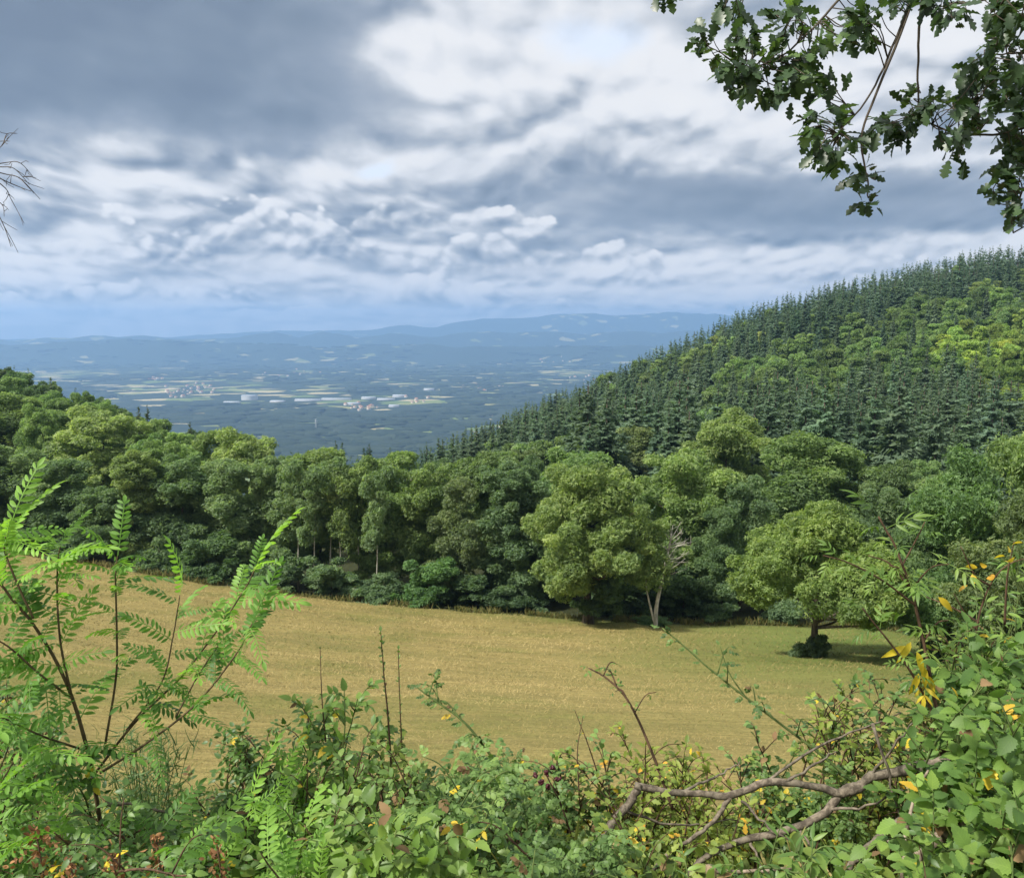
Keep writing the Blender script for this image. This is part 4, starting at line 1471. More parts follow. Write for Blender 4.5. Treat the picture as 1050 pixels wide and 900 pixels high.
def leaf_strip(n, wf, fold=0.25, curl=0.12, zt=0.0):
    """One leaf along +y of length 1, folded along the midrib; wf(v) is its half width."""
    V, UV, Fc = [], [], []
    wm = max(wf(i / n) for i in range(n + 1))
    for i in range(n + 1):
        v = i / n
        w = max(wf(v), 0.004)
        zm = -curl * v * v
        ze = zm + fold * w
        V += [(-w, v, ze), (0, v, zm), (w, v, ze)]
        UV += [(-w / wm * .5, v), (0, v), (w / wm * .5, v)]
    for i in range(n):
        a = 3 * i
        Fc += [(a, a + 1, a + 4, a + 3), (a + 1, a + 2, a + 5, a + 4)]
    return Tmpl(V, Fc, UV)


def oval(v, w=0.2):
    return w * math.sin(math.pi * min(1, max(0, v * 0.94 + 0.03))) ** 0.7


def lance(v, w=0.14):
    return w * math.sin(math.pi * v ** 0.75) ** 0.9


def toothed(v, w=0.38, k=9):
    e = w * math.sin(math.pi * v ** 0.66) ** 0.75
    return e * (0.86 + 0.14 * (1 if int(round(v * 2 * k)) % 2 else -0.4))


def oak(v):
    e = 0.33 * math.sin(math.pi * min(1, v ** 1.25 * 0.92 + 0.05)) ** 0.75
    return e * (0.66 + 0.34 * (1 - 2 * abs(math.sin(math.pi * (v * 4.0 + 0.10))) ** 3.0) if False else 0.40 + 0.60 * abs(math.sin(math.pi * (v * 4.0 + 0.15))) ** 0.7)


T_OVAL = leaf_strip(4, lambda v: oval(v, 0.24))
T_LANCE = leaf_strip(6, lambda v: lance(v), 0.3, 0.25)
T_BROAD = leaf_strip(16, lambda v: toothed(v), 0.18, 0.22)
T_SMALL = leaf_strip(4, lambda v: oval(v, 0.30), 0.3, 0.15)
T_OAK = leaf_strip(26, oak, 0.22, 0.16)
T_THORN = leaf_strip(8, lambda v: 0.30 * math.sin(math.pi * v ** 0.8) ** 0.8 * (0.75 + 0.25 * math.cos(v * 19)), 0.25, 0.1)
T_GRASS = leaf_strip(6, lambda v: 0.035 * (1 - v) ** 0.7 + 0.004, 0.4, 0.45)


def compound(pairs, llen, lw, tmpl, s0=0.16, arch=0.22, ang=68, term=True, seed=0, shrink=0.35):
    """A pinnate leaf: rachis with paired leaflets and one at its end, length 1 along +y."""
    r = np.random.default_rng(seed)
    mb = MB()
    zz = lambda s: -arch * s * s
    s = np.linspace(0, 1 - (llen * 0.6 if term else 0), 6)
    w = 0.008
    V, Fc = [], []
    for i, q in enumerate(s):
        V += [(-w, q, zz(q)), (w, q, zz(q))]
    for i in range(5):
        Fc.append((2 * i, 2 * i + 1, 2 * i + 3, 2 * i + 2))
    mb.add(V, Fc, 0.5, np.zeros((12, 2)))
    smax = s[-1]
    P_, D_, N_, S_ = [], [], [], []
    for i in range(pairs):
        q = s0 + (smax - s0 - 0.02) * i / max(1, pairs - 1)
        k = 1 - shrink * abs((i / max(1, pairs - 1)) - 0.42) * 1.4
        for sg in (-1, 1):
            a = math.radians(ang + r.normal(0, 7) - 16 * i / pairs)
            P_.append((0.008 * sg, q + r.normal(0, .006), zz(q)))
            D_.append((sg * math.sin(a), math.cos(a), -0.18 - arch * q + r.normal(0, .12)))
            N_.append((r.normal(0, .2) + sg * 0.12, r.normal(0, .15), 1))
            S_.append((llen * k * (lw / 0.24), llen * k, llen * k))
    if term:
        P_.append((0, smax, zz(smax))); D_.append((0, 1, -2 * arch)); N_.append((0, 0.2, 1)); S_.append((llen * (lw / 0.24), llen, llen))
    mb.scatter(tmpl, np.array(P_), np.array(D_), np.array(N_), np.array(S_), 0.5)
    V, Fs, T_, UV = mb.arrays()
    return Tmpl(V, np.concatenate(Fs), UV)


C_LOCUST = [compound(10, 0.185, 0.19, T_OVAL, 0.10, 0.20 + 0.12 * k, seed=k) for k in range(4)]
C_ROSE = [compound(3, 0.36, 0.30, T_SMALL, 0.30, 0.15, 60, seed=10 + k) for k in range(3)]
C_WALNUT = [compound(3, 0.46, 0.20, T_LANCE, 0.30, 0.25, 58, seed=20 + k) for k in range(3)]
T_TOOTH = leaf_strip(10, lambda v: toothed(v, 0.30, 5), 0.22, 0.2)
C_BRAMBLE = [compound(1, 0.52, 0.24, T_TOOTH, 0.42, 0.12, 72, seed=30 + k) for k in range(3)]

LM = {}
M['locust_stem'] = bark_mat('locust_stem', (0.060, 0.048, 0.026), (0.13, 0.095, 0.05), 60.0)
LM['locust'] = leaf_mat('locust_leaf', [(0, (0.065, 0.15, 0.032)), (0.5, (0.135, 0.28, 0.050)), (1, (0.24, 0.42, 0.075))], 0.46, rough=0.5)
LM['bramble'] = leaf_mat('bramble_leaf', [(0, (0.040, 0.088, 0.024)), (0.55, (0.098, 0.185, 0.042)), (1, (0.20, 0.30, 0.06))], 0.30, rough=0.45, spec=0.4, veins=0.25)
LM['rose'] = leaf_mat('rose_leaf', [(0, (0.050, 0.100, 0.030)), (0.5, (0.115, 0.200, 0.056)), (1, (0.20, 0.30, 0.08))], 0.30, rough=0.5)
LM['broad'] = leaf_mat('broad_leaf', [(0, (0.036, 0.080, 0.022)), (0.5, (0.090, 0.175, 0.038)), (1, (0.19, 0.30, 0.06))], 0.36, rough=0.55, veins=0.3)
LM['thorn'] = leaf_mat('thorn_leaf', [(0, (0.06, 0.10, 0.022)), (0.5, (0.14, 0.205, 0.040)), (1, (0.27, 0.33, 0.065))], 0.36, rough=0.5)
LM['shoot'] = leaf_mat('young_leaf', [(0, (0.065, 0.13, 0.030)), (0.5, (0.125, 0.22, 0.046)), (1, (0.21, 0.31, 0.07))], 0.40, rough=0.45)
LM['yellow'] = leaf_mat('yellow_leaf', [(0, (0.45, 0.36, 0.03)), (0.5, (0.62, 0.48, 0.04)), (1, (0.60, 0.34, 0.05))], 0.35)
LM['oak'] = leaf_mat('oak_leaf', [(0, (0.028, 0.054, 0.026)), (0.5, (0.055, 0.100, 0.042)), (1, (0.12, 0.20, 0.06))], 0.30, rough=0.4, spec=0.45, veins=0.4)
LM['fennel'] = leaf_mat('feathery_leaf', [(0, (0.05, 0.10, 0.04)), (0.5, (0.10, 0.18, 0.07)), (1, (0.17, 0.27, 0.10))], 0.3)
LM['brown'] = leaf_mat('dry_leaf', [(0, (0.06, 0.035, 0.018)), (0.5, (0.17, 0.105, 0.05)), (1, (0.32, 0.22, 0.11))], 0.2, rough=0.8)
LM['dock'] = leaf_mat('dry_seed', [(0, (0.10, 0.045, 0.02)), (0.5, (0.22, 0.105, 0.045)), (1, (0.36, 0.20, 0.09))], 0.2, rough=0.8)
LM['grass'] = leaf_mat('grass_blade', [(0, (0.06, 0.11, 0.025)), (0.5, (0.14, 0.20, 0.05)), (1, (0.34, 0.28, 0.11))], 0.35)
M['green_stem'] = bark_mat('green_stem', (0.06, 0.10, 0.03), (0.12, 0.16, 0.05), 60.0)
M['red_stem'] = bark_mat('reddish_stem', (0.055, 0.035, 0.022), (0.13, 0.08, 0.05), 60.0)
M['dead_wood'] = bark_mat('dead_wood', (0.070, 0.058, 0.046), (0.21, 0.180, 0.142), 48.0, 0.7)
M['grey_wood'] = bark_mat('weathered_wood', (0.10, 0.075, 0.055), (0.34, 0.28, 0.22), 40.0, 0.25)
M['cut_wood'] = bark_mat('cut_wood', (0.34, 0.24, 0.15), (0.55, 0.42, 0.28), 50.0)

KIND = {  # templates, leaf material, stem material, leaf length, side twigs
    'bramble': (C_BRAMBLE, 'bramble', 'red_stem', 0.054), 'rose': (C_ROSE, 'rose', 'green_stem', 0.050), 'locust': (C_LOCUST, 'locust', 'locust_stem', 0.20),
    'broad': ([T_BROAD], 'broad', 'green_stem', 0.046), 'thorn': ([T_THORN], 'thorn', 'red_stem', 0.034), 'privet': ([T_LANCE], 'bramble', 'green_stem', 0.040),
    'shoot': ([T_LANCE], 'shoot', 'green_stem', 0.070), 'walnut': (C_WALNUT, 'shoot', 'red_stem', 0.14), 'small': ([T_SMALL], 'rose', 'red_stem', 0.030),
    'sapbroad': ([T_TOOTH], 'shoot', 'green_stem', 0.042),
}


class Plant:
    def __init__(self):
        self.stem, self.leaves = MB(), {}

    def lf(self, m):
        return self.leaves.setdefault(m, MB())

    def put_leaves(self, kind, pos, d, nrm, size, tint=None, yellow=0.012, r=None):
        r = r or rf
        tm, lm, _, ln = KIND[kind]
        n = len(pos)
        if n == 0:
            return
        tint = np.clip(r.normal(0.5, 0.24, n), 0, 1) if tint is None else tint
        which = r.integers(0, len(tm), n)
        yel = r.uniform(size=n) < (yellow if kind != 'locust' else 0.0)
        brn = r.uniform(size=n) < (0.0 if kind == 'locust' else 0.018)
        sc = ln * size * r.uniform(0.7, 1.25, n)
        pos, d, nrm = np.asarray(pos), np.asarray(d), np.asarray(nrm)
        for k, T in enumerate(tm):
            for y in (lm, 'yellow', 'brown'):
                s = (which == k) & (brn if y == 'brown' else (yel & ~brn if y == 'yellow' else ~yel & ~brn))
                if s.any():
                    self.lf(y).scatter(T, pos[s], d[s], nrm[s], sc[s], tint[s])

    def cane(self, kind, pts, r0, r1, n, size=1.0, t0=0.2, ang=52, twigs=0, tw_len=0.2, tw_leaves=6, droop=0.25, smooth=26, yellow=0.012, r=None, tint=None, face=0.35, stem=True):
        r = r or rf
        path = smooth_path(pts, smooth)
        L = np.linalg.norm(np.diff(path, axis=0), axis=1).sum()
        path = path + np.cumsum(r.normal(0, 0.0022 * L, path.shape), 0) * np.linspace(0, 1, smooth)[:, None] * 0.6
        if stem:
            self.stem.tube(path, np.linspace(r0, r1, smooth), 5, r.uniform(.3, .7))
        tg = norm(np.gradient(path, axis=0))

        def leaves_on(path, tg, n, t0, size):
            m_ = len(path)
            t = np.clip(np.linspace(t0, 1.0, n) + r.normal(0, 0.25 / max(n, 1), n), 0, 1) * (m_ - 1)
            i = np.minimum(t.astype(int), m_ - 2)
            f = (t - i)[:, None]
            p = path[i] * (1 - f) + path[i + 1] * f
            tt = tg[i]
            ph = np.arange(n) * math.pi + r.normal(0, 0.55, n) + r.uniform(0, 6.3)
            up = np.array([0, 0, 1.0])
            sx = norm(np.cross(tt, up) + 1e-4)
            sy = np.cross(sx, tt)
            side = np.cos(ph)[:, None] * sx + np.sin(ph)[:, None] * sy * 0.8
            a = np.radians(r.normal(ang, 12, n))
            a[-1] = 0.15
            d = np.cos(a)[:, None] * tt + np.sin(a)[:, None] * side + np.array([0, 0, -1.0]) * droop * r.uniform(0.2, 1.4, n)[:, None]
            nr = np.stack([r.normal(0, .35, n), r.normal(-face, .35, n), np.ones(n)], -1)
            tn = None if tint is None else np.clip(r.normal(tint, 0.2, n), 0, 1)
            self.put_leaves(kind, p, d, nr, size, tn, yellow, r)
        leaves_on(path, tg, n, t0, size)
        for k in range(twigs):
            i = int(r.uniform(max(t0, .15), 0.97) * (smooth - 1))
            a = r.uniform(0, 6.283)
            d = norm(np.array([math.cos(a), math.sin(a) * 0.7, r.uniform(0.0, 0.9)]) + tg[i] * 0.6)
            l = tw_len * r.uniform(0.5, 1.3)
            p0 = path[i]
            q = smooth_path([p0, p0 + d * l * 0.5 + np.array([0, 0, .02]), p0 + d * l + np.array([0, 0, -0.12 * l])], 8)
            if stem:
                self.stem.tube(q, np.linspace(r1 * 1.3, r1 * 0.6, 8), 4, 0.5)
            leaves_on(q, norm(np.gradient(q, axis=0)), tw_leaves, 0.25, size * 0.92)
        return path

    def build(self, name, label, cat, kind='bramble', group=None, base=None, stem_mat=None):
        root = empty(name, (0, 0, 0), label, cat, group)
        # keep the Empty at the plant's base: shift the parts the other way
        b = np.array(base if base is not None else self.stem.v[0][0])
        root.location = b
        if self.stem.n:
            self.stem.v = [v - b for v in self.stem.v]
            self.stem.build('stem', M[stem_mat or KIND[kind][2]], root, smooth=True)
        for m_, mb in self.leaves.items():
            mb.v = [v - b for v in mb.v]
            mb.build({'yellow': 'yellow_leaves', 'brown': 'dry_leaves', 'dock': 'seed_sprays'}.get(m_, 'leaves'), LM[m_], root)
        return root


def gz(x, y):
    return float(ground(np.array(x), np.array(y)))


def shrub(px, top, Y, hw, kind, canes, label, name=None, depth_=None, cat='shrub', size=1.0, n=18, twigs=7, tw_leaves=8, tw_len=0.16, spread=0.3, depth=0.3, low=120, yellow=0.012, tint=None, seed=None, r0=0.006, t0=0.3):
    r = np.random.default_rng(seed if seed is not None else int(px * 7 + top * 13 + Y * 100))
    pl = Plant()
    tint = 0.5 if tint is None else min(0.85, tint + 0.09)
    if Y > 2.75:
        depth = min(depth, 0.14)
        Y += 0.12
    bx = P(px, 900, Y)[0]
    base = np.array([bx, Y, gz(bx, Y) - 0.03])
    for k in range(canes):
        u = r.uniform(-1, 1)
        tpx = px + u * hw
        tpy = top + (abs(u) ** 1.6) * 40 + (r.uniform(0, 1) ** 1.3) * low * (0 if k < 2 else 1)
        tip = P(tpx, tpy, Y + r.normal(0, depth))
        b = base + np.array([r.normal(0, spread * 0.35) + (tip[0] - bx) * 0.35, r.normal(0, depth * .5), 0])
        b[2] = gz(b[0], b[1]) - 0.03
        mid = b * 0.45 + tip * 0.55 + np.array([(b[0] - tip[0]) * 0.18 + r.normal(0, .05), r.normal(0, .06), 0.10 * np.linalg.norm(tip - b)])
        pl.cane(kind, [b, mid, tip], r0, r0 * 0.3, n, size, t0, twigs=twigs, tw_len=tw_len, tw_leaves=tw_leaves, r=r, yellow=yellow, tint=tint)
    return pl.build(name or {'bramble': 'bramble', 'rose': 'wild_rose', 'locust': 'locust_sapling', 'broad': 'hazel_bush', 'thorn': 'hawthorn_bush', 'privet': 'privet_bush', 'shoot': 'young_shoot', 'small': 'blackthorn_bush', 'walnut': 'ash_sapling', 'sapbroad': 'dogwood_bush'}[kind],
                    label, cat, kind, base=base)


# --- the locust sapling on the left
lo = Plant()
rl = np.random.default_rng(77)


def Q(*pts):
    return [P(*q) for q in pts]


base = P(100, 870, 2.5)
gb = np.array([base[0] + .03, 2.55, gz(base[0], 2.55) - .05])
main = [gb] + Q((98, 812, 2.48), (84, 745, 2.45), (56, 670, 2.42), (14, 612, 2.38), (-30, 570, 2.34))
lo.cane('locust', main, 0.0078, 0.0032, 17, 1.0, 0.36, ang=62, r=rl, droop=0.10, tint=0.55)
lo.cane('locust', Q((92, 800, 2.48), (140, 738, 2.5), (190, 688, 2.53), (238, 622, 2.55), (262, 580, 2.56)), 0.0045, 0.002, 19, 0.95, 0.25, ang=50, r=rl, droop=0.05, tint=0.82)
lo.cane('locust', Q((103, 792, 2.48), (150, 762, 2.44), (200, 722, 2.40), (240, 672, 2.38), (257, 640, 2.37)), 0.0045, 0.002, 16, 0.8, 0.25, ang=58, r=rl, droop=0.12, tint=0.38)
lo.cane('locust', Q((108, 762, 2.5), (119, 690, 2.52), (118, 620, 2.53), (117, 590, 2.54), (119, 570, 2.55)), 0.004, 0.0018, 18, 0.8, 0.2, ang=64, r=rl, droop=0.08, tint=0.6)
lo.cane('locust', Q((73, 712, 2.435), (62, 660, 2.44), (58, 610, 2.46), (58, 580, 2.48), (60, 560, 2.5)), 0.004, 0.0018, 16, 0.9, 0.15, ang=62, r=rl, droop=0.06, tint=0.72)
lo.cane('locust', Q((34, 634, 2.40), (14, 590, 2.41), (4, 560, 2.43), (10, 545, 2.44)), 0.004, 0.0018, 16, 0.95, 0.1, ang=60, r=rl, droop=0.05, tint=0.8)
lo.cane('locust', Q((72, 715, 2.45), (40, 690, 2.35), (5, 660, 2.3), (-40, 640, 2.25)), 0.004, 0.0018, 13, 0.95, 0.1, ang=60, r=rl, droop=0.15, tint=0.5)
lo.cane('locust', Q((90, 770, 2.46), (45, 755, 2.3), (0, 735, 2.2), (-50, 725, 2.1)), 0.004, 0.0018, 13, 1.0, 0.1, ang=62, r=rl, droop=0.2, tint=0.4)
lo.cane('locust', Q((130, 748, 2.5), (165, 700, 2.46), (176, 650, 2.44), (182, 610, 2.42)), 0.003, 0.0016, 11, 0.75, 0.2, ang=62, r=rl, droop=0.1, tint=0.35)
lo.cane('locust', Q((180, 735, 2.42), (205, 690, 2.45), (225, 660, 2.46)), 0.003, 0.0018, 6, 0.7, 0.3, ang=60, r=rl, droop=0.15, tint=0.3)
lo.build('locust_sapling', 'tall locust sapling with feathery pinnate leaves on several thin stems, rising over the meadow', 'sapling', 'locust', base=gb)

# --- low locust fronds in the hedge
for px, top, Y, hw, cn, lab, sz, tn in [
    (15, 760, 2.1, 60, 5, 'blurred locust suckers with blue-green leaves in the bottom left corner', 1.0, 0.35),
    (255, 815, 2.35, 70, 6, 'bright green locust sucker with long level fronds below the dark bramble', 0.95, 0.8),
    (320, 770, 2.6, 40, 4, 'light green locust sucker beside the dark bramble', 0.8, 0.75),
    (265, 872, 1.95, 60, 4, 'low locust sucker with light fronds at the bottom edge', 0.85, 0.75),
    (420, 875, 2.15, 50, 4, 'small locust sucker at the bottom edge under the dogwood shoots', 0.7, 0.6),
    (105, 830, 2.2, 70, 4, 'low dark-leaved locust sucker around the foot of the tall sapling', 0.9, 0.3),
]:
    shrub(px, top, Y, hw, 'locust', cn, lab, size=sz, n=9, twigs=0, low=60, depth=0.15, tint=tn, t0=0.35, yellow=0.0, cat='sapling')

# --- the rest of the hedge, left to right
for px, top, Y, hw, kind, cn, lab, kw in [
    (-10, 690, 3.2, 60, 'bramble', 10, 'dark bramble behind the locust sucker at the left border', dict(tint=0.3)),
    (45, 775, 2.6, 60, 'sapbroad', 9, 'bright leafy bush with two yellow leaves left of the sapling foot', dict(tint=0.3, yellow=0.03)),
    (60, 835, 2.3, 80, 'bramble', 14, 'dark blurred bramble under the foot of the locust sapling', dict(tint=0.35, size=1.1)),
    (150, 845, 2.4, 70, 'bramble', 12, 'dark trailing bramble between the sapling foot and the bright fronds', dict(tint=0.35)),
    (215, 800, 2.9, 45, 'bramble', 9, 'low bramble against the dry grass right of the locust sapling', dict(tint=0.35)),
    (285, 728, 2.9, 52, 'bramble', 15, 'dense dark green bramble mound beside the bright locust fronds', dict(tint=0.32, size=1.0)),
    (275, 790, 2.7, 60, 'privet', 12, 'dark glossy privet under the bramble mound', dict(tint=0.35)),
    (352, 706, 2.8, 32, 'sapbroad', 9, 'upright dogwood with pale green leaves and a few yellow ones', dict(tint=0.45, yellow=0.03)),
    (372, 770, 2.5, 55, 'small', 14, 'small-leaved blackthorn below the upright dogwood', dict(tint=0.65)),
    (350, 835, 2.25, 70, 'privet', 13, 'light privet tangle at the bottom left of centre', dict(tint=0.7)),
    (415, 755, 2.7, 42, 'thorn', 12, 'yellow-green hawthorn twigs between dogwood and wild rose', dict(tint=0.5, size=1.1)),
    (440, 825, 2.2, 34, 'shoot', 8, 'pale willowherb shoots with long narrow leaves near the bottom centre', dict(size=0.8, tint=0.5, n=26, twigs=0)),
    (400, 850, 2.15, 50, 'sapbroad', 10, 'low dogwood leaves at the bottom edge left of the willowherb', dict(tint=0.5)),
    (480, 760, 2.6, 55, 'rose', 13, 'bluish wild rose with small leaflets left of the berry bramble', dict(tint=0.5)),
    (500, 835, 2.25, 60, 'bramble', 13, 'dark bramble at the bottom centre below the wild rose', dict(tint=0.3)),
    (545, 790, 2.6, 50, 'rose', 13, 'dense blue-green wild rose under the bramble berries', dict(tint=0.45)),
    (565, 840, 2.2, 45, 'rose', 11, 'low wild rose left of the broken branch', dict(tint=0.35)),
    (598, 758, 2.9, 45, 'small', 13, 'thin blackthorn with reddish twigs behind the broken branch', dict(tint=0.55, yellow=0.03)),
    (640, 752, 3.1, 50, 'thorn', 13, 'sparse yellow-green hawthorn over the left end of the broken branch', dict(tint=0.65, yellow=0.03)),
    (690, 765, 3.0, 50, 'thorn', 12, 'loose hawthorn twigs above the middle of the broken branch', dict(tint=0.75, yellow=0.025)),
    (665, 850, 2.5, 50, 'thorn', 12, 'light green hawthorn below the broken branch', dict(tint=0.65)),
    (735, 785, 2.9, 45, 'thorn', 10, 'thin yellowing hawthorn in the loop of the broken branch', dict(tint=0.8, yellow=0.05)),
    (655, 880, 2.2, 50, 'privet', 9, 'privet leaves at the bottom edge right of the forked branch', dict(tint=0.6)),
    (760, 850, 2.75, 45, 'thorn', 8, 'yellow-leaved hawthorn sprigs low between the dead branches', dict(tint=0.7, yellow=0.07)),
    (800, 740, 3.1, 40, 'small', 9, 'small-leaved blackthorn behind the arching rose cane', dict(tint=0.45)),
    (830, 770, 2.85, 45, 'rose', 9, 'wild rose leaves just above the thick dead branch', dict(tint=0.4)),
    (860, 715, 3.0, 48, 'thorn', 14, 'bushy yellow-green hawthorn left of the hazel leaves', dict(tint=0.6)),
    (905, 745, 2.9, 48, 'thorn', 14, 'dense light hawthorn above the right end of the dead branch', dict(tint=0.7)),
    (885, 690, 3.2, 36, 'small', 10, 'dark blackthorn twigs at the foot of the tall ash shoot', dict(tint=0.35)),
    (940, 670, 3.1, 40, 'small', 12, 'dark blackthorn with glossy leaves behind the yellow leaves', dict(tint=0.3)),
    (975, 650, 3.0, 40, 'thorn', 12, 'light hawthorn between the ash shoot and the hazel bush', dict(tint=0.55)),
    (1010, 615, 2.9, 50, 'privet', 15, 'tall privet with narrow leaves at the right border', dict(tint=0.6, size=1.2)),
    (1045, 570, 3.0, 40, 'privet', 12, 'upper privet shoots cut by the right picture edge', dict(tint=0.55, size=1.2)),
    (1012, 680, 2.5, 48, 'broad', 12, 'hazel bush with broad toothed leaves near the right border', dict(tint=0.45, tw_len=0.2)),
    (1045, 730, 2.3, 50, 'broad', 13, 'large-leaved hazel cut by the right picture edge', dict(tint=0.5)),
    (978, 790, 2.45, 22, 'broad', 6, 'hazel shoots covering the right end of the dead branch', dict(tint=0.5)),
    (1035, 835, 2.1, 42, 'broad', 11, 'low hazel with big light leaves in the bottom right corner', dict(tint=0.6)),
    (965, 888, 2.1, 40, 'bramble', 5, 'bramble leaves at the bottom edge in front of the old stump', dict(tint=0.5)),
    (885, 885, 2.2, 35, 'sapbroad', 5, 'low green sprouts under the fork of the dead branch', dict(tint=0.4)),
    (820, 893, 2.2, 40, 'privet', 5, 'scattered green sprigs at the bottom edge below the dead branch', dict(tint=0.45)),
]:
    shrub(px, top, Y, hw, kind, cn, lab, **kw)

# --- single canes and shoots that stand out against the meadow


def single(name, label, cat, kind, canes, **bk):
    pl = Plant()
    for c in canes:
        pl.cane(kind, **c)
    return pl.build(name, label, cat, kind, **bk)


single('wild_rose', 'arching wild rose cane bending left over the meadow above the berry bramble', 'shrub', 'rose',
       [dict(pts=Q((560, 880, 2.6), (520, 800, 2.65), (480, 745, 2.7), (455, 725, 2.72), (428, 706, 2.75)), r0=0.006, r1=0.0025, n=26, size=0.8, t0=0.15, droop=0.3, twigs=7, tw_len=0.1, tw_leaves=5)])
single('wild_rose', 'long wild rose cane with drooping dark leaves reaching up left over the meadow', 'shrub', 'rose',
       [dict(pts=Q((905, 830, 2.7), (850, 780, 2.75), (795, 738, 2.8), (745, 700, 2.85), (700, 662, 2.9), (678, 645, 2.92)), r0=0.006, r1=0.002, n=22, size=0.75, t0=0.1, droop=0.55, twigs=5, tw_len=0.12, tw_leaves=5, tint=0.3),
        dict(pts=Q((765, 715, 2.84), (748, 690, 2.86), (738, 662, 2.88)), r0=0.003, r1=0.0015, n=5, size=0.5, t0=0.2, tint=0.3)])
single('bramble', 'bare bramble cane with a tuft of leaves at its tip leaning left from the hawthorn', 'shrub', 'bramble',
       [dict(pts=Q((690, 830, 2.8), (668, 770, 2.85), (645, 720, 2.88), (622, 695, 2.9), (603, 684, 2.92)), r0=0.006, r1=0.0025, n=9, size=0.62, t0=0.45, twigs=4, tw_len=0.1, tw_leaves=3, tint=0.55)])
single('willow_shoot', 'thin upright leafy shoot, the taller of two standing before the middle of the meadow', 'shoot', 'small',
       [dict(pts=Q((402, 800, 2.7), (398, 735, 2.72), (394, 690, 2.73), (392, 648, 2.74)), r0=0.004, r1=0.0015, n=36, size=0.55, t0=0.05, ang=38, tint=0.6)])
single('willow_shoot', 'shorter slim shoot beside the taller one before the middle of the meadow', 'shoot', 'small',
       [dict(pts=Q((415, 800, 2.8), (411, 740, 2.82), (409, 665, 2.84)), r0=0.0035, r1=0.0015, n=30, size=0.5, t0=0.05, ang=40, tint=0.8)])
single('dry_stalk', 'thin dark stalk standing above the dogwood left of centre', 'stalk', 'small',
       [dict(pts=Q((334, 760, 2.8), (330, 715, 2.82), (328, 664, 2.84)), r0=0.003, r1=0.0012, n=8, size=0.35, t0=0.2, tint=0.3)])
single('dry_stalk', 'thin reddish stalks with few leaves behind the berry bramble', 'stalk', 'small',
       [dict(pts=Q((594, 815, 2.9), (592, 770, 2.92), (597, 735, 2.94)), r0=0.003, r1=0.0012, n=6, size=0.4, t0=0.3, yellow=.2), dict(pts=Q((612, 790, 2.9), (602, 760, 2.9), (590, 728, 2.92)), r0=0.003, r1=0.0012, n=6, size=0.4, t0=0.3, yellow=.2)])
# tall ash shoot with light leaves and yellow ones
pl = Plant()
ra = np.random.default_rng(15)
pl.cane('walnut', Q((985, 850, 2.75), (968, 770, 2.78), (955, 700, 2.8), (940, 630, 2.82), (920, 570, 2.84), (897, 528, 2.86)), 0.009, 0.003, 20, 0.82, 0.30, ang=66, r=ra, twigs=5, tw_len=0.16, tw_leaves=3, droop=0.3, tint=0.6, yellow=0.03)
pl.cane('walnut', Q((962, 740, 2.78), (935, 690, 2.74), (910, 655, 2.72), (885, 622, 2.7)), 0.005, 0.0025, 8, 0.62, 0.35, ang=60, r=ra, droop=0.3, tint=0.55)
pl.cane('walnut', Q((938, 620, 2.82), (905, 595, 2.8), (870, 577, 2.78), (845, 570, 2.77)), 0.004, 0.002, 7, 0.62, 0.3, ang=60, r=ra, droop=0.25, tint=0.7)
pl.cane('walnut', Q((925, 580, 2.82), (940, 552, 2.84), (948, 535, 2.85)), 0.003, 0.002, 4, 0.6, 0.4, r=ra, tint=0.6)
yp = np.array(Q((934, 658, 2.74), (940, 668, 2.73), (928, 662, 2.74), (946, 682, 2.74), (950, 692, 2.75), (942, 690, 2.74), (962, 612, 2.8)))
pl.lf('yellow').scatter(T_LANCE, yp, np.array([(-.5, -.2, -.8), (.3, -.2, -.9), (-.8, 0, -.5), (.2, -.2, -1), (.5, 0, -.8), (-.3, -.1, -1), (.6, 0, -.5)]), np.tile([0, -1, .3], (7, 1)), np.full(7, 0.085), np.linspace(0, .6, 7))
pl.build('ash_sapling', 'tall ash shoot with light pinnate leaves and hanging yellow leaves left of the hazel', 'sapling', 'walnut')

# bare reddish twigs at the right edge
pl = Plant()
for pts in (Q((1000, 680, 2.9), (1002, 640, 2.9), (1015, 600, 2.9), (1035, 578, 2.88), (1065, 570, 2.86)), Q((1003, 640, 2.9), (985, 655, 2.92), (975, 690, 2.95)), Q((1004, 638, 2.9), (975, 622, 3.0), (945, 610, 3.05)),
            Q((1030, 640, 2.8), (1033, 590, 2.78), (1040, 555, 2.76)), Q((1000, 645, 2.9), (990, 630, 2.9), (978, 608, 2.9)), Q((1015, 600, 2.9), (1000, 590, 2.88), (985, 560, 2.86))):
    pl.stem.tube(smooth_path(pts, 16), np.linspace(0.0045, 0.0015, 16), 5)
tp = np.array(Q((1038, 558, 2.76), (1034, 566, 2.77), (1040, 572, 2.77), (1030, 570, 2.77), (1002, 582, 2.88), (998, 588, 2.88), (1012, 580, 2.88), (992, 600, 2.88), (1020, 590, 2.88)))
pl.lf('yellow').scatter(T_SMALL, tp, rand_unit(9, rf), rand_unit(9, rf), np.full(9, .035), np.linspace(0.2, 1, 9))
pl.build('bare_twigs', 'bare greyish twigs with orange tips above the right hand hazel', 'twigs', 'small')

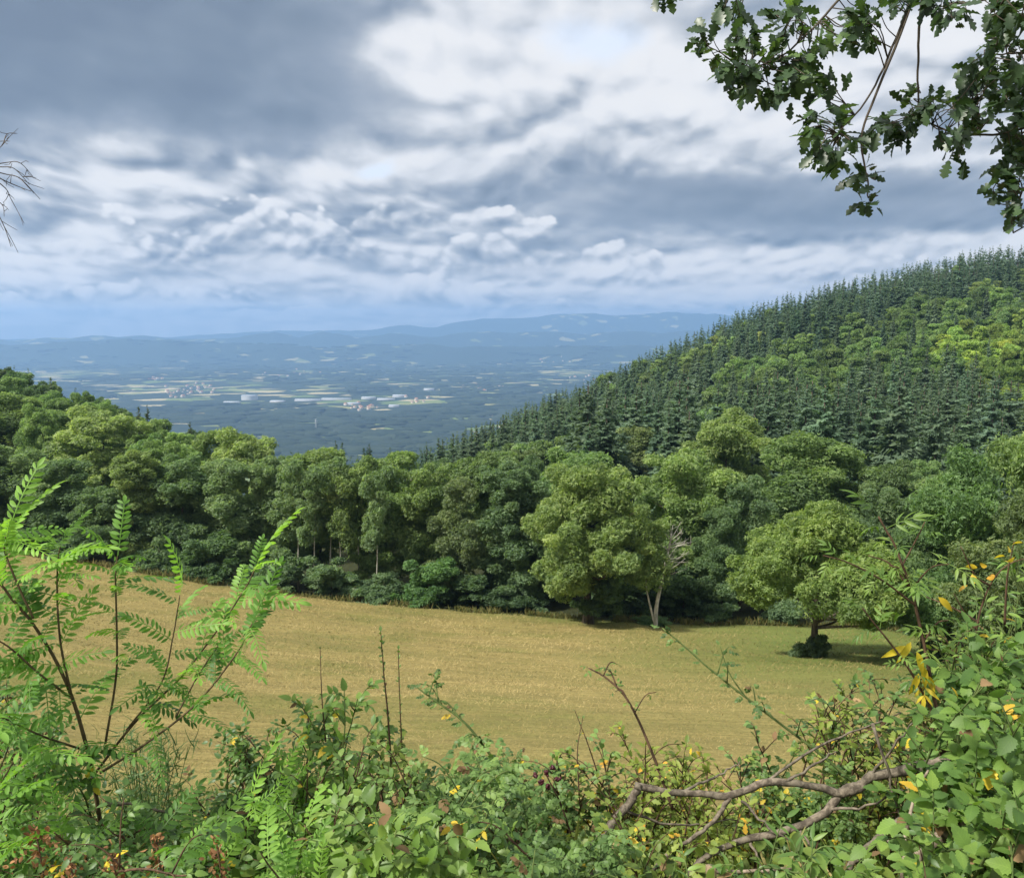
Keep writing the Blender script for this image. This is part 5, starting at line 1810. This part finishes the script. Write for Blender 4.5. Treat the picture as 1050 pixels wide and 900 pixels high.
# bramble berries
CUBE = Tmpl([(-1, -1, -.6), (1, -1, -.6), (1, 1, -.6), (-1, 1, -.6), (-.6, -.6, 1), (.6, -.6, 1), (.6, .6, 1), (-.6, .6, 1)], [(3, 2, 1, 0), (4, 5, 6, 7), (0, 1, 5, 4), (1, 2, 6, 5), (2, 3, 7, 6), (3, 0, 4, 7)])
bz = Plant()
bz.cane('bramble', Q((590, 870, 2.55), (575, 825, 2.53), (560, 795, 2.52)), 0.004, 0.002, 8, 0.8, 0.3, tint=0.4)
bo = bz.build('bramble', 'bramble spray with a cluster of dark red berries above the blue-green wild rose', 'shrub', 'bramble')
M['berry'] = plain_mat('dark_berry', (0.06, 0.012, 0.018), 0.3, 0.4, 90.0)
for cx, cyy in ((560, 792), (555, 801), (567, 787), (572, 798), (549, 795), (562, 806)):
    bm = MB()
    c = P(cx, cyy, 2.49) - np.array(bo.location)
    p = c + rf.normal(0, .0032, (12, 3))
    bm.scatter(CUBE, p, rand_unit(12, rf), rand_unit(12, rf), np.full(12, 0.0040), 0.5)
    bm.build('berry', M['berry'], bo, smooth=True)

# feathery fennel-like plant behind the sapling foot
fe = Plant()
rfe = np.random.default_rng(4)
fb = P(150, 880, 2.75)
fb[2] = gz(fb[0], fb[1])
for k in range(26):
    e = P(150 + rfe.normal(0, 28), 752 + abs(rfe.normal(0, 34)), 2.75 + rfe.normal(0, .12))
    path = smooth_path([fb, (fb + e) / 2 + rfe.normal(0, .03, 3), e], 14)
    fe.stem.tube(path, np.linspace(.003, .001, 14), 4)
    pts = path[rfe.integers(5, 14, 70)] + rfe.normal(0, .02, (70, 3))
    fe.lf('fennel').scatter(T_GRASS, pts, norm(rand_unit(70, rfe) + np.array([0, 0, .7])), rand_unit(70, rfe), rfe.uniform(.03, .07, 70), np.clip(rfe.normal(.5, .2, 70), 0, 1))
fe.build('fennel_plant', 'soft feathery green plant behind the foot of the locust sapling', 'plant', 'privet', base=fb)

# rusty dock seed heads along the bottom left edge
for i, (px, py, Y, lab) in enumerate([(38, 868, 1.9, 'broadest rusty seed head in the bottom left corner'), (115, 884, 1.85, 'rusty dock seed head right of the broadest one at the bottom edge'),
                                      (160, 872, 1.95, 'pinkish brown seed head under the foot of the locust sapling'), (222, 872, 1.95, 'thin rusty seed head below the bright locust fronds'), (72, 892, 1.8, 'low rusty seed head between the two left ones')]):
    pl = Plant()
    top = P(px, py - 8, Y)
    b = np.array([top[0] + .02, Y, gz(top[0], Y) - .02])
    pl.stem.tube(smooth_path([b, (b + top) / 2 + np.array([.015, 0, 0]), top], 12), np.linspace(.004, .002, 12), 5)
    n = 260 if i == 0 else 150
    h = rf.uniform(-.02, .26, n)
    w = (0.055 if i == 0 else 0.018) * (0.35 + 0.65 * np.sin(np.clip(h / .26, 0, 1) * 3.0))
    pos = top + np.stack([rf.normal(0, 1, n) * w, rf.normal(0, 1, n) * w, -h], -1)
    pl.lf('dock').scatter(T_SMALL, pos, norm(rand_unit(n, rf) + np.array([0, 0, .5])), rand_unit(n, rf), rf.uniform(.008, .017, n), np.clip(rf.normal(.5, .25, n), 0, 1))
    pl.build('dock_plant', lab, 'plant', 'small', base=b)

# --- dead wood
dead = empty('dead_branch', P(850, 816, 2.6), 'thick broken dead branch lying across the hedge at the lower right', 'branch')
dl = np.array(dead.location)


def limb(parent, pts, r0, r1, n=30, k=10, wob=0.004, name='limb', mat='dead_wood', off=None, seed=1):
    r = np.random.default_rng(seed)
    jt = np.stack([np.convolve(r.normal(0, wob * 2, n + 4), np.ones(5) / 5, 'valid') for _ in range(3)], -1)
    p = smooth_path(pts, n) + jt
    nz_ = np.convolve(r.normal(0, .17, n + 4), np.ones(5) / 5, 'valid')
    rad = np.linspace(r0, r1, n) * (1 + nz_)
    mb = MB().tube(p - (dl if off is None else off), rad, k)
    return mb.build(name, M[mat], parent, smooth=True)


limb(dead, Q((598, 905, 2.45), (606, 872, 2.5), (630, 842, 2.55), (650, 818, 2.58), (654, 803, 2.6)), 0.016, 0.013, seed=1)
limb(dead, Q((652, 806, 2.6), (690, 812, 2.6), (722, 814, 2.6), (748, 815, 2.6), (790, 803, 2.6), (835, 805, 2.6), (862, 811, 2.6)), 0.010, 0.013, 30, seed=2)
limb(dead, Q((862, 812, 2.6), (880, 806, 2.6), (905, 794, 2.58), (940, 785, 2.56), (975, 778, 2.55)), 0.0165, 0.016, seed=3)
limb(dead, Q((862, 812, 2.6), (848, 832, 2.58), (805, 852, 2.56), (755, 862, 2.55), (722, 880, 2.52), (700, 905, 2.5)), 0.014, 0.008, 26, seed=4)
limb(dead, Q((748, 816, 2.6), (735, 835, 2.58), (715, 855, 2.55), (690, 872, 2.5), (668, 895, 2.48)), 0.008, 0.005, seed=5)
limb(dead, Q((950, 812, 2.5), (925, 840, 2.48), (895, 862, 2.45), (875, 885, 2.42), (866, 910, 2.4)), 0.014, 0.010, seed=6)
tw = MB()
rd = np.random.default_rng(6)
for pts in (Q((760, 820, 2.58), (790, 850, 2.5), (812, 862, 2.48)), Q((770, 812, 2.6), (830, 770, 2.65), (880, 748, 2.7), (925, 730, 2.72)), Q((800, 803, 2.6), (845, 778, 2.62), (858, 770, 2.62)), Q((885, 805, 2.6), (915, 768, 2.55), (935, 740, 2.5)),
            Q((895, 745, 2.5), (910, 790, 2.48), (920, 830, 2.46), (935, 850, 2.44)), Q((850, 830, 2.58), (890, 825, 2.5), (925, 808, 2.48)), Q((700, 812, 2.6), (735, 795, 2.7), (760, 780, 2.74)), Q((640, 830, 2.56), (690, 845, 2.62), (760, 840, 2.66)),
            Q((820, 850, 2.56), (835, 875, 2.5), (838, 905, 2.45)), Q((905, 860, 2.44), (925, 870, 2.40), (950, 850, 2.36)), Q((770, 862, 2.55), (780, 885, 2.5), (800, 905, 2.45))):
    p = smooth_path(pts, 14) + rd.normal(0, .003, (14, 3)) - dl
    tw.tube(p, np.linspace(.0055, .002, 14), 5)
tw.build('twigs', M['dead_wood'], dead, smooth=True)
# the old stump in the hazel
sp_ = P(985, 835, 2.35)
sr = np.array([sp_[0], 2.35, gz(sp_[0], 2.35) - .05])
so = empty('old_stump', sr, 'weathered grey-brown old stump half hidden by hazel leaves', 'stump')
top = P(988, 795, 2.33)
sm = MB()
pth = smooth_path([sr, sr * .5 + top * .5 + np.array([.02, 0, 0]), top], 14)
sm.tube(pth + rd.normal(0, .006, (14, 3)) - sr, np.linspace(.055, .040, 14) * (1 + rd.normal(0, .12, 14)), 11)
sm.build('trunk', M['grey_wood'], so, smooth=True)
k1 = MB().tube(np.array(smooth_path(Q((988, 848, 2.33), (970, 858, 2.3), (955, 862, 2.28)), 8)) - sr, np.linspace(.03, .018, 8), 8)
k1.build('side_root', M['grey_wood'], so, smooth=True)
# cut stake and bleached sticks
for name, label, pts, r0, r1, mat in [
    ('cut_stake', 'short stake with a pale freshly cut top at the bottom edge', Q((730, 935, 2.2), (729, 888, 2.22)), .017, .015, 'cut_wood'),
    ('bleached_stick', 'bleached broken stick leaning at the bottom edge left of the branch fork', Q((610, 935, 2.2), (603, 880, 2.3), (598, 862, 2.32)), .010, .006, 'grey_wood'),
    ('bleached_stick', 'short bleached stub in front of the old stump', Q((938, 915, 2.1), (940, 885, 2.12), (945, 868, 2.13)), .018, .011, 'grey_wood'),
    ('bleached_stick', 'long thin bleached stick lying flat at the bottom edge below the dead branch', Q((715, 892, 2.35), (760, 893, 2.38), (812, 890, 2.4)), .006, .005, 'grey_wood'),
    ('dead_twig', 'dark fallen twig right of the sapling foot', Q((108, 824, 2.45), (140, 825, 2.5), (168, 832, 2.52)), .007, .004, 'dead_wood'),
    ('dead_twig', 'thin pale twig curving through the hazel leaves', Q((925, 905, 2.1), (930, 850, 2.15), (940, 810, 2.2), (952, 790, 2.22)), .006, .003, 'grey_wood'),
]:
    p = smooth_path(pts, 12)
    c = p[0].copy()
    o = MB().tube(p + rd.normal(0, .0015, p.shape) - c, np.linspace(r0, r1, 12), 7).build(name, M[mat], smooth=True)
    o.location = c
    tag(o, label, 'stick')

# --- low growth and litter that covers the bank below the hedge
und, lit = MB(), MB()
ru = np.random.default_rng(55)
N = 15000
Yu = ru.uniform(1.9, 8.0, N)
Xu = ru.uniform(-.72, .72, N) * Yu
hgt = ru.uniform(0, 1, N) ** 2 * 0.42
clump = vnoise(Xu / .5, Yu / .5, 61)
keep = ru.uniform(-1, 1, N) < clump + 0.25
pos = np.stack([Xu, Yu, ground(Xu, Yu) + hgt], -1)
d = norm(rand_unit(N, ru) + np.array([0, -.2, .4]))
nr = np.stack([ru.normal(0, .5, N), ru.normal(-.4, .4, N), np.ones(N)], -1)
und.scatter(T_SMALL, pos[keep], d[keep], nr[keep], ru.uniform(.03, .07, keep.sum()), np.clip(ru.normal(.4, .25, keep.sum()), 0, 1))
tag(und.build('undergrowth', LM['thorn']), 'low tangle of small green leaves covering the bank', kind='stuff')
N = 16000
Yu = ru.uniform(1.9, 10.5, N)
Xu = ru.uniform(-.72, .72, N) * Yu
pos = np.stack([Xu, Yu, ground(Xu, Yu) + ru.uniform(0, .12, N)], -1)
lit.scatter(T_GRASS, pos, norm(rand_unit(N, ru) * np.array([1, 1, .5]) + np.array([0, 0, .35])), rand_unit(N, ru), ru.uniform(.10, .38, N), np.clip(ru.normal(.6, .35, N), 0, 1))
tag(lit.build('rough_grass', LM['grass']), 'rough dry grass on the bank', kind='stuff')
lit = MB()
N = 7000
Yu = ru.uniform(1.9, 6, N)
Xu = ru.uniform(-.1, .72, N) * Yu
pos = np.stack([Xu, Yu, ground(Xu, Yu) + ru.uniform(0, .08, N)], -1)
lit.scatter(T_THORN, pos, rand_unit(N, ru), norm(rand_unit(N, ru) + np.array([0, 0, 1])), ru.uniform(.03, .06, N), np.clip(ru.normal(.5, .3, N), 0, 1))
tag(lit.build('leaf_litter', LM['brown']), 'brown leaf litter and dry stalks under the dead branch', kind='stuff')

# --- the oak whose boughs hang into the top right of the view
ro = np.random.default_rng(9)
ob = np.array([4.6, 2.4, gz(4.6, 2.4) - .2])
oak_tree = empty('oak_tree', ob, 'oak with lobed dark leaves hanging into the top right of the sky', 'tree')
bole = MB()
bole.tube(smooth_path([ob, ob + (0.05, 0, 2.5), ob + (-0.1, .1, 5), ob + (-.3, .2, 8)], 14) - ob, np.linspace(.34, .14, 14), 12)
bole.build('trunk', M['bark'], oak_tree, smooth=True)
ob4 = ob + np.array([-.05, .05, 4.3])
bough = MB()
# strands: polylines in the photograph with their distance
ST = {
    'a': Q((990, -150, 2.9), (930, -70, 2.9), (868, -8, 2.9), (835, 30, 2.9), (800, 62, 2.9), (762, 72, 2.9)),
    'b': Q((990, -150, 2.9), (955, -60, 2.85), (930, 15, 2.8), (908, 65, 2.78), (888, 108, 2.76), (862, 138, 2.75)),
    'b2': Q((955, -60, 2.85), (936, 0, 2.87), (914, 60, 2.86), (893, 112, 2.85), (885, 150, 2.84), (893, 188, 2.83), (894, 204, 2.83)),
    'c': Q((955, -60, 2.85), (945, 10, 2.95), (943, 60, 3.0), (944, 110, 3.0), (938, 125, 3.0)),
    'd': Q((1180, 20, 2.9), (1110, 100, 2.9), (1045, 132, 2.9), (1000, 138, 2.9), (962, 130, 2.9), (925, 112, 2.9)),
    'e': Q((1180, 20, 2.9), (1100, 60, 3.0), (1050, 55, 3.0), (1020, 60, 3.0)),
    'f': Q((1110, 100, 2.9), (1070, 165, 2.85), (1050, 200, 2.85), (1045, 235, 2.85)),
    'g': Q((930, -70, 2.9), (850, -50, 2.8), (770, -25, 2.75), (690, -10, 2.7)),
    'h': Q((1180, -60, 2.9), (1080, -20, 2.8), (1010, 0, 2.8), (980, 5, 2.8)),
}
for k, (pts, r0) in {'0': ([ob4, ob4 + (-.9, .3, .55), P(1180, -150, 2.9) + (0.1, 0, .2), P(1080, -190, 2.9), P(990, -150, 2.9)], .05),
                     '1': ([ob4 + (0, 0, -.6), ob4 + (-1.0, .3, -.5), P(1260, -20, 2.9), P(1180, 20, 2.9)], .04), '2': ([P(1180, 20, 2.9), P(1190, -30, 2.9), P(1180, -60, 2.9)], .02)}.items():
    bough.tube(smooth_path(pts, 18) - ob, np.linspace(r0, .014, 18), 7)
bough.build('bough', M['bark'], oak_tree, smooth=True)
CL = [  # leafy clusters: px, py, rx, ry, tips, strand, distance
    (792, 66, 62, 30, 26, 'a', 2.9), (745, 48, 26, 28, 9, 'a', 2.9), (830, 22, 40, 22, 9, 'a', 2.85), (872, 20, 26, 20, 5, 'a', 2.9), (682, -6, 14, 8, 2, 'g', 2.7), (752, 12, 22, 12, 4, 'g', 2.75), (905, 10, 26, 22, 8, 'b', 2.8),
    (850, 140, 26, 30, 15, 'b', 2.75), (846, 92, 14, 14, 3, 'b', 2.78), (886, 178, 14, 8, 3, 'b2', 2.83), (894, 203, 5, 8, 2, 'b2', 2.83), (912, 132, 20, 18, 7, 'c', 2.98), (938, 112, 16, 14, 4, 'c', 3.0), (935, 100, 10, 16, 2, 'c', 3.0),
    (985, 118, 42, 28, 15, 'd', 2.9), (1025, 90, 30, 34, 12, 'd', 2.95), (1035, 140, 22, 26, 9, 'd', 2.9), (1000, 76, 22, 14, 5, 'e', 3.0), (1030, 40, 24, 30, 9, 'e', 3.0), (1045, 10, 22, 22, 7, 'h', 2.8), (990, 8, 30, 12, 5, 'h', 2.8), (950, 4, 20, 10, 3, 'h', 2.8),
    (1035, 180, 22, 24, 8, 'f', 2.85), (1050, 215, 10, 16, 4, 'f', 2.85), (980, 158, 12, 12, 2, 'd', 2.9), (1080, 60, 40, 100, 16, 'd', 2.95), (1080, 180, 30, 50, 7, 'f', 2.9),
]
spr = {k: (MB(), MB()) for k in ST}
for k, pts in ST.items():
    p = smooth_path(pts, 24)
    p = p + np.cumsum(ro.normal(0, .004, p.shape), 0) * np.linspace(0, 1, 24)[:, None] * .6
    ST[k] = p
    spr[k][0].tube(p - ob, np.linspace(.0055, .0022, 24), 6)
for cx, cyy, rx, ry, n, k, Y in CL:
    for q in range(int(n * (1.35 if k in 'ab' else 1.25))):
        a, rr = ro.uniform(0, 6.283), math.sqrt(ro.uniform(0, 1))
        tip = P(cx + rx * rr * math.cos(a), cyy + ry * rr * math.sin(a), Y + ro.normal(0, .10))
        st = ST[k]
        dd = np.linalg.norm(st - tip, axis=1) + np.linspace(.10, 0, 24)
        s0 = st[int(np.argmin(dd))]
        mid = (s0 + tip) / 2 + ro.normal(0, .015, 3)
        spr[k][0].tube(smooth_path([s0, mid, tip], 7) - ob, np.linspace(.0024, .0014, 7), 4)
        m_ = ro.integers(5, 8)
        out = norm(tip - s0 + ro.normal(0, .02, 3))
        d = norm(out * 0.8 + rand_unit(m_, ro) * 0.9 + np.array([0, 0, -.35]))
        nr = np.stack([ro.normal(0, .6, m_), ro.normal(-.35, .6, m_), np.ones(m_)], -1)
        base_t = 0.22 + (0.35 if (k in 'ab' and ro.uniform() < .35) else 0)
        spr[k][1].scatter(T_OAK, np.tile(tip - ob, (m_, 1)) + ro.normal(0, .012, (m_, 3)), d, nr, ro.uniform(.036, .066, m_), np.clip(ro.normal(base_t, .18, m_), 0, 1))
for k, (tw_, lf_) in spr.items():
    b = tw_.build('branch', M['bark'], oak_tree, smooth=True)
    lf_.build('leaves', LM['oak'], b)

# --- bare twigs of a dead tree reaching in from the left
db = np.array([-4.4, 4.4, gz(-4.4, 4.4) - .2])
dt = empty('dead_tree', db, 'bare leafless twigs of a dead tree reaching in at the left edge of the sky', 'tree')
MB().tube(smooth_path([db, db + (.1, 0, 2), db + (0, .1, 4), db + (.2, 0, 5.6)], 12) - db, np.linspace(.11, .03, 12), 8).build('trunk', M['bark'], dt, smooth=True)
tw = MB()
main = smooth_path([db + (0, .1, 3.6), db + (.5, 0, 3.75), P(-60, 165, 4.2), P(-8, 178, 4.2)], 16)
tw.tube(main - db, np.linspace(.018, .004, 16), 5)
rt2 = np.random.default_rng(31)
for (x0, y0), pts in [((-20, 172), [(5, 178), (22, 182), (40, 204)]), ((-20, 172), [(5, 166), (18, 170), (34, 180)]), ((-30, 170), [(0, 190), (14, 205), (24, 228)]), ((-40, 170), [(-8, 205), (2, 230), (12, 253)]), ((-30, 168), [(0, 150), (8, 138), (18, 134)]),
                      ((-20, 172), [(6, 186), (20, 192), (32, 196)]), ((-35, 172), [(-5, 200), (4, 210), (3, 222)]), ((-25, 172), [(2, 172), (14, 174), (30, 188)]), ((-40, 160), [(-10, 146), (2, 142), (10, 146)])]:
    p = smooth_path([P(x0, y0, 4.2)] + [P(a_ + rt2.normal(0, 1.5), b_ + rt2.normal(0, 1.5), 4.2 + rt2.normal(0, .05)) for a_, b_ in pts], 14)
    tw.tube(p - db, np.linspace(.0030, .0012, 14), 4)
    for q in range(4):
        i = rt2.integers(4, 12)
        e = p[i] + (p[i + 1] - p[i]) * 2.2 + rt2.normal(0, .035, 3)
        tw.tube(np.array([p[i], (p[i] + e) / 2 + rt2.normal(0, .005, 3), e]) - db, [.0016, .0013, .0009], 4)
tw.build('branch', M['bark'], dt, smooth=True)
